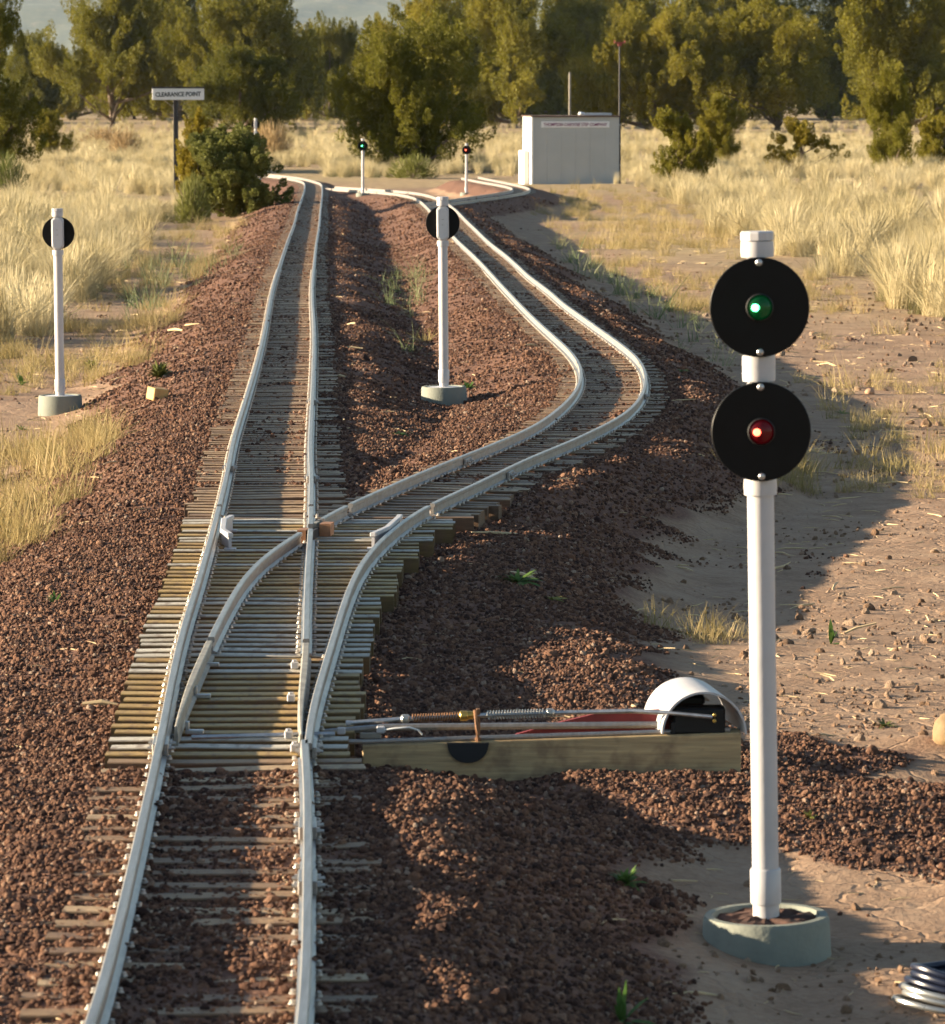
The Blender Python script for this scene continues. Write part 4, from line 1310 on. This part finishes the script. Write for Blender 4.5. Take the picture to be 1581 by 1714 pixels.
def in_poly(x, y, Pw):
    ins = np.zeros(len(x), bool)
    n = len(Pw)
    for i in range(n):
        x1, y1 = Pw[i]; x2, y2 = Pw[(i + 1) % n]
        c_ = ((y1 > y) != (y2 > y)) & (x < (x2 - x1) * (y - y1) / (y2 - y1 + 1e-12) + x1)
        ins ^= c_
    return ins
def field(polys, specs, patch=0.0, pscale=1.5, seed=60, dmin=0.62):
    X = []; Sc = []
    for px in polys:
        Pw = poly_world(px)
        for (y0, y1, dens, sc) in specs:
            yy0, yy1 = max(y0, Pw[:, 1].min()), min(y1, Pw[:, 1].max())
            if yy1 <= yy0: continue
            x0, x1 = Pw[:, 0].min(), Pw[:, 0].max()
            lim = 0.16 * yy1 + 1.0
            x0, x1 = max(x0, -lim), min(x1, lim)
            n = int(dens * (yy1 - yy0) * (x1 - x0))
            x = RNG.uniform(x0, x1, n); y = RNG.uniform(yy0, yy1, n)
            k = in_poly(x, y, Pw) & (np.abs(x) < 0.15 * y + 0.8)
            x, y = x[k], y[k]
            if patch:
                k = RNG.uniform(size=len(x)) < np.clip(1 - patch + patch * 3.2 * (vnoise(x, y, pscale, seed) + 0.12), 0, 1)
                x, y = x[k], y[k]
            z, g, d = ground_h(x, y, True)
            k = d > dmin
            X.append(np.stack([x[k], y[k], z[k]], 1)); Sc.append(sc * np.exp(RNG.normal(0, 0.24, int(k.sum()))))
    return np.vstack(X), np.concatenate(Sc)
def put_grass(name, protos, P, s, tilt=0.12):
    n = len(P)
    rot = np.stack([RNG.normal(0, tilt, n), RNG.normal(0, tilt, n), RNG.uniform(0, 6.28, n)], 1)
    scl = np.stack([s * RNG.uniform(0.85, 1.3, n), s * RNG.uniform(0.85, 1.3, n), s], 1)
    scatter(name, P, rot, scl, RNG.integers(0, len(protos), n), protos)
    print(name, n)
leaf_mat('grass_olive', [(0.0, (0.09, 0.09, 0.04)), (0.5, (0.18, 0.17, 0.075)), (1.0, (0.30, 0.25, 0.13))], 0.3, 0.6, 6.0)
TALL = [clump_mesh('grass_clump', 'grass_dry', 170, 0.30, 0.06, 0.36, 0.0027, 70 + i, i % 2 == 0) for i in range(5)] + [clump_mesh('grass_clump', 'grass_olive', 130, 0.20, 0.07, 0.5, 0.0027, 78)]
SHORT = [clump_mesh('grass_tuft', 'grass_short', 60, 0.085, 0.04, 0.5, 0.0018, 80 + i) for i in range(4)]
GREEN = [clump_mesh('green_tuft', 'grass_green', 16, 0.13, 0.03, 0.55, 0.0034, 90 + i, False, 0.9) for i in range(4)]
leftp = [(-500, 212), (560, 206), (560, 285), (462, 286), (430, 300), (300, 348), (318, 372), (262, 408), (215, 440), (150, 500), (60, 570), (-500, 660)]
backp = [(540, 205), (905, 205), (905, 296), (880, 300), (780, 294), (600, 305), (540, 300)]
rightp = [(905, 205), (2100, 212), (2100, 640), (1640, 570), (1450, 500), (1330, 452), (1230, 410), (1165, 375), (1130, 340), (1060, 318), (905, 300)]
P, s = field([leftp, backp, rightp], [(12, 25, 26, 0.80), (25, 45, 16, 0.88), (45, 85, 9, 0.80), (85, 160, 3.2, 0.8), (160, 300, 0.5, 0.9)], 0.8, 1.3, 60, 0.75)
put_grass('dry_grass', TALL, P, s)
shortp = [[(-300, 540), (60, 530), (330, 500), (400, 560), (300, 640), (120, 655), (-300, 690)], [(-300, 430), (250, 405), (330, 370), (450, 345), (440, 420), (380, 520), (400, 600), (250, 640), (120, 640), (-300, 660)],
          [(880, 330), (1130, 338), (1240, 410), (1460, 500), (1800, 620), (1800, 900), (1500, 860), (1330, 640), (1130, 520), (950, 420)],
          [(850, 318), (1120, 322), (1250, 420), (1000, 420), (900, 370)]]
P, s = field(shortp, [(8, 16, 34, 0.8), (16, 30, 24, 1.0), (30, 60, 8, 1.25)], 0.75, 0.8, 61, 0.55)
nearp = [[(-200, 745), (60, 720), (195, 745), (190, 800), (170, 850), (130, 920), (60, 965), (-200, 1030)]]
P2, s2 = field(nearp, [(6, 13, 130, 1.15)], 0.6, 0.25, 62, 0.5)
strip = [[(1130, 790), (1350, 760), (1700, 720), (1700, 830), (1380, 830), (1180, 840)], [(1060, 1050), (1300, 1060), (1300, 1110), (1080, 1110)]]
P3_, s3 = field(strip, [(5, 14, 95, 0.85)], 0.55, 0.3, 63, 0.5)
put_grass('short_grass', SHORT, np.vstack([P, P2, P3_]), np.concatenate([s, s2, s3]), 0.2)
greenp = [[(890, 385), (960, 425), (1060, 470), (1180, 545), (1240, 610), (1200, 650), (1120, 600), (1060, 540), (980, 480)],
          [(640, 470), (720, 480), (700, 640), (650, 610)], [(180, 440), (420, 430), (400, 470), (210, 540)], [(960, 830), (1060, 850), (1010, 920), (950, 900)]]
P, s = field(greenp, [(6, 16, 42, 1.0), (16, 40, 16, 1.05)], 0.5, 0.4, 64, 0.30)
put_grass('green_grass', GREEN, P, s, 0.25)

# ------------------------------------------------------------------ small plants
def weed_mesh(seed, mat, n=14, L=0.05, W=0.012, up=0.5):
    rs_ = np.random.default_rng(seed); vs = []; fs = []
    for _ in range(n):
        az = rs_.uniform(0, 6.28); el = rs_.uniform(0.1, 1.3) * up + 0.15; ln = L * rs_.uniform(0.5, 1.1); w = W * rs_.uniform(0.7, 1.2)
        d = np.array([math.cos(az) * math.cos(el), math.sin(az) * math.cos(el), math.sin(el)]); sd = np.array([-math.sin(az), math.cos(az), 0.2])
        k0 = len(vs)
        for t, ww in ((0, 0.2), (0.35, 0.9), (0.7, 0.8), (1, 0.05)):
            pnt = d * ln * t + np.array([0, 0, -0.35 * ln * t * t * math.cos(el)])
            vs += [pnt - sd * w * ww / 2, pnt + sd * w * ww / 2]
        for s_ in range(3):
            fs.append((k0 + 2 * s_, k0 + 2 * s_ + 1, k0 + 2 * s_ + 3, k0 + 2 * s_ + 2))
    return mesh_from('leaves', np.array(vs), np.array(fs), mat)
for i, (lab, px, py, L, n, mat, up) in enumerate((
        ('low green weed on shaded gravel right of the turnout ties', 866, 975, 0.06, 22, 'weed_green', 0.5),
        ('grey green weed on shaded slope beyond the turnout weed', 925, 1005, 0.04, 14, 'bush_green', 0.4),
        ('dark green weed in the foreground gravel left of the tall signal base', 1045, 1480, 0.035, 26, 'weed_green', 0.8),
        ('yellow green blades of grass poking up at the bottom edge of the view', 1040, 1712, 0.05, 8, 'weed_green', 1.1),
        ('leafy green seedling on lit gravel left of the turnout', 92, 1010, 0.035, 9, 'weed_green', 0.9),
        ('small green weed on dirt beside the left signal base', 36, 645, 0.06, 10, 'weed_green', 0.9),
        ('tiny bright green weed below the left signal', 36, 720, 0.04, 9, 'weed_green', 0.6),
        ('dense dark green weed clump behind the wooden block', 268, 632, 0.075, 60, 'bush_green', 0.9),
        ('dark reddish green weed on dirt right of the left signal pole', 152, 620, 0.07, 30, 'bush_green', 0.8),
        ('green weed at the foot of the middle signal on its right', 782, 652, 0.05, 14, 'weed_green', 0.7),
        ('upright green grass shoot on lit cracked dirt right of the tall signal pole', 1390, 1078, 0.05, 5, 'weed_green', 1.3),
        ('bright yellow green weed right of the siding curve', 1140, 622, 0.04, 12, 'weed_green', 0.3),
        ('pale sage weed on gravel right of the tall signal pole', 1356, 1368, 0.022, 12, 'bush_green', 0.6),
        ('small sage weed on dirt right of the switch machine', 1480, 1216, 0.03, 12, 'bush_green', 0.5),
        ('little green weed on the lit dirt beyond the tall signal discs', 1408, 692, 0.04, 10, 'weed_green', 0.4),
        ('green weed in the gutter between the turnout and the middle signal', 665, 727, 0.04, 10, 'weed_green', 0.4))):
    p = ground_at(px, py)
    w = link('weed', weed_mesh(200 + i, mat, n * 2, L * 0.95, L * 0.17, up), None, (p[0], p[1], gz(p[0], p[1])))
    tag(w, lab, 'weed')
p = ground_at(712, 572)
dg_ = link('dead_grass_tuft', clump_mesh('dead_tuft', 'grass_short', 26, 0.075, 0.02, 0.7, 0.006, 333), None, (p[0], p[1], gz(p[0], p[1])))
tag(dg_, 'dead straw tuft on the gravel left of the middle signal pole', 'grass tuft')

# ------------------------------------------------------------------ junipers
def crown_mesh(seed, mat, aspect=0.62, n_spray=560, lobes=16, low=0.06, pointed=0.0, loose=0.0, per=150, leaf=0.0140):
    """foliage of a juniper of unit height: upright feathery sprays gathered on uneven boughs"""
    rs_ = np.random.default_rng(seed)
    LB = []
    for i in range(lobes):
        h_ = low + (0.86 - low) * (i + rs_.uniform(0, 1)) / lobes
        env = aspect * math.sqrt(max(0.06, 1 - ((h_ - 0.36) / 0.66) ** 2)) * (1 - pointed * max(0, h_ - 0.15))
        az = rs_.uniform(0, 6.28) + i * 2.4
        rad = min(env * 0.75, rs_.uniform(0.15, 0.25) * (1 - 0.4 * h_) * (aspect / 0.55) ** 0.5)
        off = max(0.0, env * rs_.uniform(0.35, 1.0) - rad * 0.75)
        LB.append((np.array([off * math.cos(az), off * math.sin(az), max(h_, low + rad * 0.7)]), rad))
    V = []; Fc = []
    pts = []
    for _ in range(n_spray):
        c_, rad = LB[rs_.integers(len(LB))]
        d = rs_.normal(size=3); d[2] += 0.25; d /= np.linalg.norm(d)
        pts.append((c_ + d * rad * rs_.uniform(0.30, 1.08) * np.array([1, 1, 1.15]), d))
    for (pc, d) in pts:
        if pc[2] < low: pc[2] = low + abs(rs_.normal(0, 0.02))
        outw = np.array([pc[0], pc[1], 0]); outw /= (np.linalg.norm(outw) + 1e-6)
        ax = np.array([0, 0, 1.0]) + outw * rs_.uniform(0.1, 0.55) + rs_.normal(0, 0.18, 3); ax /= np.linalg.norm(ax)
        ln = rs_.uniform(0.08, 0.17) * (1 - 0.25 * loose); fat = rs_.uniform(0.024, 0.042) * (1 + 0.4 * loose)
        a_ = np.cross(ax, [0.3, 0.7, 0.1]); a_ /= np.linalg.norm(a_); b_ = np.cross(ax, a_)
        t = rs_.uniform(0, 1, per); an = rs_.uniform(0, 6.28, per)
        rr_ = fat * np.sin(np.clip(t * 0.85 + 0.12, 0, 1) * math.pi) ** 0.8 * rs_.uniform(0.4, 1.1, per)
        rad_dir = np.cos(an)[:, None] * a_ + np.sin(an)[:, None] * b_
        base = pc + ax * (t * ln)[:, None] + rad_dir * rr_[:, None]
        tipd = ax * 0.75 + rad_dir * 0.55 + rs_.normal(0, 0.28, (per, 3)); tipd /= np.linalg.norm(tipd, axis=1)[:, None]
        sd = np.cross(tipd, rs_.normal(size=(per, 3))); sd /= np.linalg.norm(sd, axis=1)[:, None]
        L_ = leaf * rs_.uniform(0.6, 1.3, per)[:, None]; w_ = L_ * 0.36
        tri = np.stack([base - sd * w_, base + sd * w_, base + tipd * L_], 1)
        V.append(tri.reshape(-1, 3))
    V = np.vstack(V)
    F = np.arange(len(V)).reshape(-1, 3)
    return mesh_from('foliage', V, F, mat), LB
def trunk_mesh(seed, LB, low):
    rs_ = random.Random(seed); m = MB()
    m.tube([(0, 0, -0.03), (0.012, 0, 0.08), (-0.006, 0.01, 0.22), (0.01, 0, 0.45), (0.0, 0, 0.70)], [0.040, 0.030, 0.024, 0.015, 0.006], 8)
    for c_, rad in LB[:12]:
        z0 = rs_.uniform(0.03, min(0.5, max(0.08, c_[2] - 0.08)))
        m.tube([(0, 0, z0), (c_[0] * 0.45 + rs_.uniform(-.02, .02), c_[1] * 0.45 + rs_.uniform(-.02, .02), (z0 + c_[2]) / 2 - 0.02), tuple(c_)], [0.013, 0.010, 0.004], 5)
    return m.mesh('trunk', 'bark')
KINDS = {}
def kind(key, seed, mat, low, **kw):
    cm, LB = crown_mesh(seed, mat, low=low, **kw)
    KINDS[key] = (cm, trunk_mesh(seed, LB, low), kw.get('aspect', 0.62))
kind('round', 1, 'juniper', 0.0, aspect=0.60, n_spray=820, lobes=28)
kind('wide', 2, 'juniper', 0.02, aspect=0.70, n_spray=960, lobes=32)
kind('tall', 3, 'juniper', 0.02, aspect=0.50, n_spray=780, lobes=28)
kind('open', 4, 'juniper', 0.09, aspect=0.62, n_spray=680, lobes=26, loose=0.1)
kind('cone', 5, 'juniper', 0.02, aspect=0.44, n_spray=460, lobes=20, pointed=0.75)
kind('young', 6, 'juniper', 0.06, aspect=0.48, n_spray=340, lobes=16, leaf=0.021, loose=0.1)
kind('wide2', 7, 'juniper', -0.01, aspect=0.62, n_spray=980, lobes=34)
kind('yellow', 8, 'juniper_yellow', 0.03, aspect=0.40, n_spray=220, lobes=14, leaf=0.022, pointed=0.5)
kind('sparse', 9, 'juniper_yellow', 0.03, aspect=0.62, n_spray=200, lobes=13, leaf=0.022, loose=0.4)
kind('bushy', 10, 'bush_green', 0.0, aspect=0.58, n_spray=640, lobes=22, leaf=0.024)
def tree(label, kd, px, base_py, top_py, halfw_px, rot=0.0, name='juniper_tree', group=None, dz=GROUND_DZ, cat='tree', ypos=None):
    p = at(px, base_py, dz)
    if ypos: p = at_y(px, base_py, ypos)
    z = gz(p[0], p[1])
    K_ = p[1] / F_PX
    hgt = (at_y(px, top_py, p[1])[2] - z) * 1.06
    cm, tm, asp = KINDS[kd]
    wd = 1.14 * halfw_px * K_ / (asp * hgt)
    T = thing(name, label, cat, (p[0], p[1], z), (0, 0, rot), group)
    T.scale = (hgt * wd, hgt * wd, hgt)
    link('trunk', tm, T)
    link('foliage', cm, T)
    return T
tree('large dark juniper cut by the left edge behind the grass', 'round', -40, 290, 10, 110, 0.4)
tree('big open juniper with bare lower limbs behind the clearance sign', 'open', 188, 214, -14, 112, 1.0)
tree('broad tall juniper behind the dark round juniper near the clearance sign', 'wide', 425, 215, -30, 136, 2.2)
tree('dark round juniper just right of the clearance sign', 'round', 402, 232, 96, 96, 1.4)
tree('bushy golden green juniper standing behind the green lamp signal', 'wide2', 694, 290, 50, 140, 0.3)
tree('tall juniper rising behind the bushy golden juniper', 'tall', 716, 222, 6, 84, 2.0)
tree('dark juniper left of the shed', 'round', 862, 216, -8, 118, 3.6)
tree('broad golden juniper right of the tall post', 'wide', 1092, 222, 38, 130, 4.4)
tree('wide juniper with deep shade beneath its crown behind the young junipers', 'open', 1300, 222, 22, 150, 5.3)
tree('tall juniper at the right behind the cone shaped juniper', 'tall', 1505, 225, -30, 120, 0.9)
tree('small bright juniper with bare forked trunk right of the shed', 'young', 1135, 318, 196, 55, 1.2)
tree('young upright juniper behind the small forked juniper', 'cone', 1204, 282, 166, 52, 0.3)
tree('low sprawling young juniper in the dry grass', 'sparse', 1340, 292, 205, 62, 2.0)
tree('cone shaped young juniper in tall dry grass at the right', 'cone', 1492, 300, 118, 60, 4.0)
tree('young juniper at the right edge beside the cone shaped one', 'young', 1580, 285, 200, 48, 3.0)
tree('tiny juniper in the grass field near the left edge tree', 'cone', 84, 272, 190, 42, 5.0)
# backing trees, a few rows behind
spots = [(-130, 208, -40, 110, 'tall woodland juniper behind the large dark left edge juniper'), (52, 203, 70, 70, 'low woodland juniper in the gap right of the left edge juniper'),
         (300, 204, -40, 125, 'tall woodland juniper directly behind the clearance sign board'), (552, 205, 48, 52, 'dark woodland juniper on the left side of the hill gap'),
         (632, 202, 52, 66, 'woodland juniper on the right side of the hill gap'), (790, 204, -30, 105, 'tall woodland juniper between the bushy golden juniper and the dark one left of the shed'),
         (975, 204, 20, 90, 'dark woodland juniper rising behind the short grey pole'), (1010, 202, -40, 110, 'tall woodland juniper behind the red tray of the tall post'),
         (1190, 204, -40, 120, 'tall woodland juniper behind the broad golden juniper'), (1390, 204, -40, 125, 'tall woodland juniper behind the juniper with deep shade beneath'),
         (1475, 201, 10, 90, 'woodland juniper rising above the cone shaped young juniper'), (1640, 208, -30, 120, 'tall woodland juniper cut by the right edge'),
         (125, 200, 95, 80, 'short dark woodland juniper under the open juniper'), (500, 201, 60, 85, 'short dark woodland juniper beyond the distant two disc signal'),
         (750, 200, 60, 80, 'short woodland juniper low behind the bushy golden juniper'), (900, 200, 60, 90, 'short dark woodland juniper above the shed roof'),
         (1100, 200, 40, 95, 'short woodland juniper low behind the broad golden juniper'), (1250, 200, 50, 95, 'short woodland juniper behind the young upright juniper'),
         (1560, 200, 50, 95, 'short woodland juniper behind the young right edge juniper'), (370, 200, 60, 95, 'short woodland juniper behind the dark round juniper'),
         (225, 200, 60, 85, 'short woodland juniper left of the clearance sign board')]
for i, (x, b, t, hw_, lab) in enumerate(spots):
    tree(lab, ['wide', 'tall', 'round', 'wide2'][i % 4], x, b, t, hw_, i * 1.7, 'juniper_tree', 'woodland junipers closing the background')
# the bush beside the sign: yellow juniper shoot in front of a rounded grey green bush
tree('yellow green juniper shoot standing against the clearance post', 'yellow', 330, 345, 203, 52, 0.7, 'juniper_shrub', cat='shrub')
def bush_mesh(seed, mat, n, L, W, h=0.55):
    rs_ = np.random.default_rng(seed); vs = []; fs = []
    for _ in range(n):
        d = rs_.normal(size=3); d[2] = abs(d[2]) * 1.1 + 0.08; d /= np.linalg.norm(d)
        r0 = rs_.uniform(0.35, 0.92); pnt = d * r0 * np.array([1, 1, h / 0.55])
        dd = d + rs_.normal(0, 0.25, 3) + np.array([0, 0, 0.35]); dd /= np.linalg.norm(dd)
        sd = np.cross(dd, rs_.normal(size=3)); sd /= np.linalg.norm(sd)
        ln = L * rs_.uniform(0.6, 1.2); k0 = len(vs)
        vs += [pnt - sd * W, pnt + sd * W, pnt + dd * ln + sd * W * 0.2, pnt + dd * ln - sd * W * 0.2]
        fs.append((k0, k0 + 1, k0 + 2, k0 + 3))
    return mesh_from('foliage', np.array(vs), np.array(fs), mat)
def bush(label, px, by, top, hw_, mat, n=2600, L=0.20, W=0.010, seed=1, name='shrub', cat='shrub'):
    p = at(px, by, GROUND_DZ + 0.02); z = gz(p[0], p[1]); K_ = p[1] / F_PX
    hgt = at_y(px, top, p[1])[2] - z
    T = thing(name, label, cat, (p[0], p[1], z - 0.02)); T.scale = (hw_ * K_, hw_ * K_, hgt)
    link('foliage', bush_mesh(seed, mat, n, L, W), T)
    m = MB(); rs_ = random.Random(seed)
    for _ in range(9):
        a_ = rs_.uniform(0, 6.28); e_ = rs_.uniform(0.3, 0.8)
        m.tube([(0, 0, 0), (math.cos(a_) * e_ * 0.4, math.sin(a_) * e_ * 0.4, 0.35), (math.cos(a_) * e_, math.sin(a_) * e_, 0.7)], [0.03, 0.018, 0.006], 5)
    m.build('stems', 'bark', T)
tree('rounded leafy green bush beside the straight track and clearance sign', 'bushy', 390, 364, 226, 92, 0.5, 'shrub', cat='shrub')
bush('low dark green bush in front of the clearance post', 322, 366, 285, 34, 'bush_green', 2200, 0.16, 0.016, 6)
bush('dry yellow shrub in the grass field left of the clearance sign', 208, 262, 218, 34, 'brush_tan', 900, 0.3, 0.016, 7)
bush('tan brush behind the distant two disc signal', 452, 268, 207, 46, 'brush_tan', 1300, 0.3, 0.013, 8)
bush('pale brush mound at the edge of the tree shade on the left', 180, 246, 212, 50, 'brush_tan', 1200, 0.26, 0.013, 9)
bush('green scrub under the bushy golden juniper', 690, 302, 255, 46, 'bush_green', 1600, 0.2, 0.014, 10)
bush('dark sage at the foot of the large left edge juniper', 10, 330, 250, 45, 'bush_green', 2000, 0.16, 0.014, 12)

# ------------------------------------------------------------------ the air between here and the hills
hm = bpy.data.materials.new('air'); hm.use_nodes = True
hn = hm.node_tree; hn.nodes.clear()
ho = hn.nodes.new('ShaderNodeOutputMaterial'); hv = hn.nodes.new('ShaderNodeVolumePrincipled')
hv.inputs['Color'].default_value = (0.62, 0.80, 1.0, 1)
hv.inputs['Density'].default_value = 0.000045
hn.links.new(hv.outputs[0], ho.inputs['Volume'])
MATS['air'] = hm
hz_o = MB().box(-3900, 3900, -230, 7600, -8, 300).build('haze', 'air')
hz_o['kind'] = 'stuff'
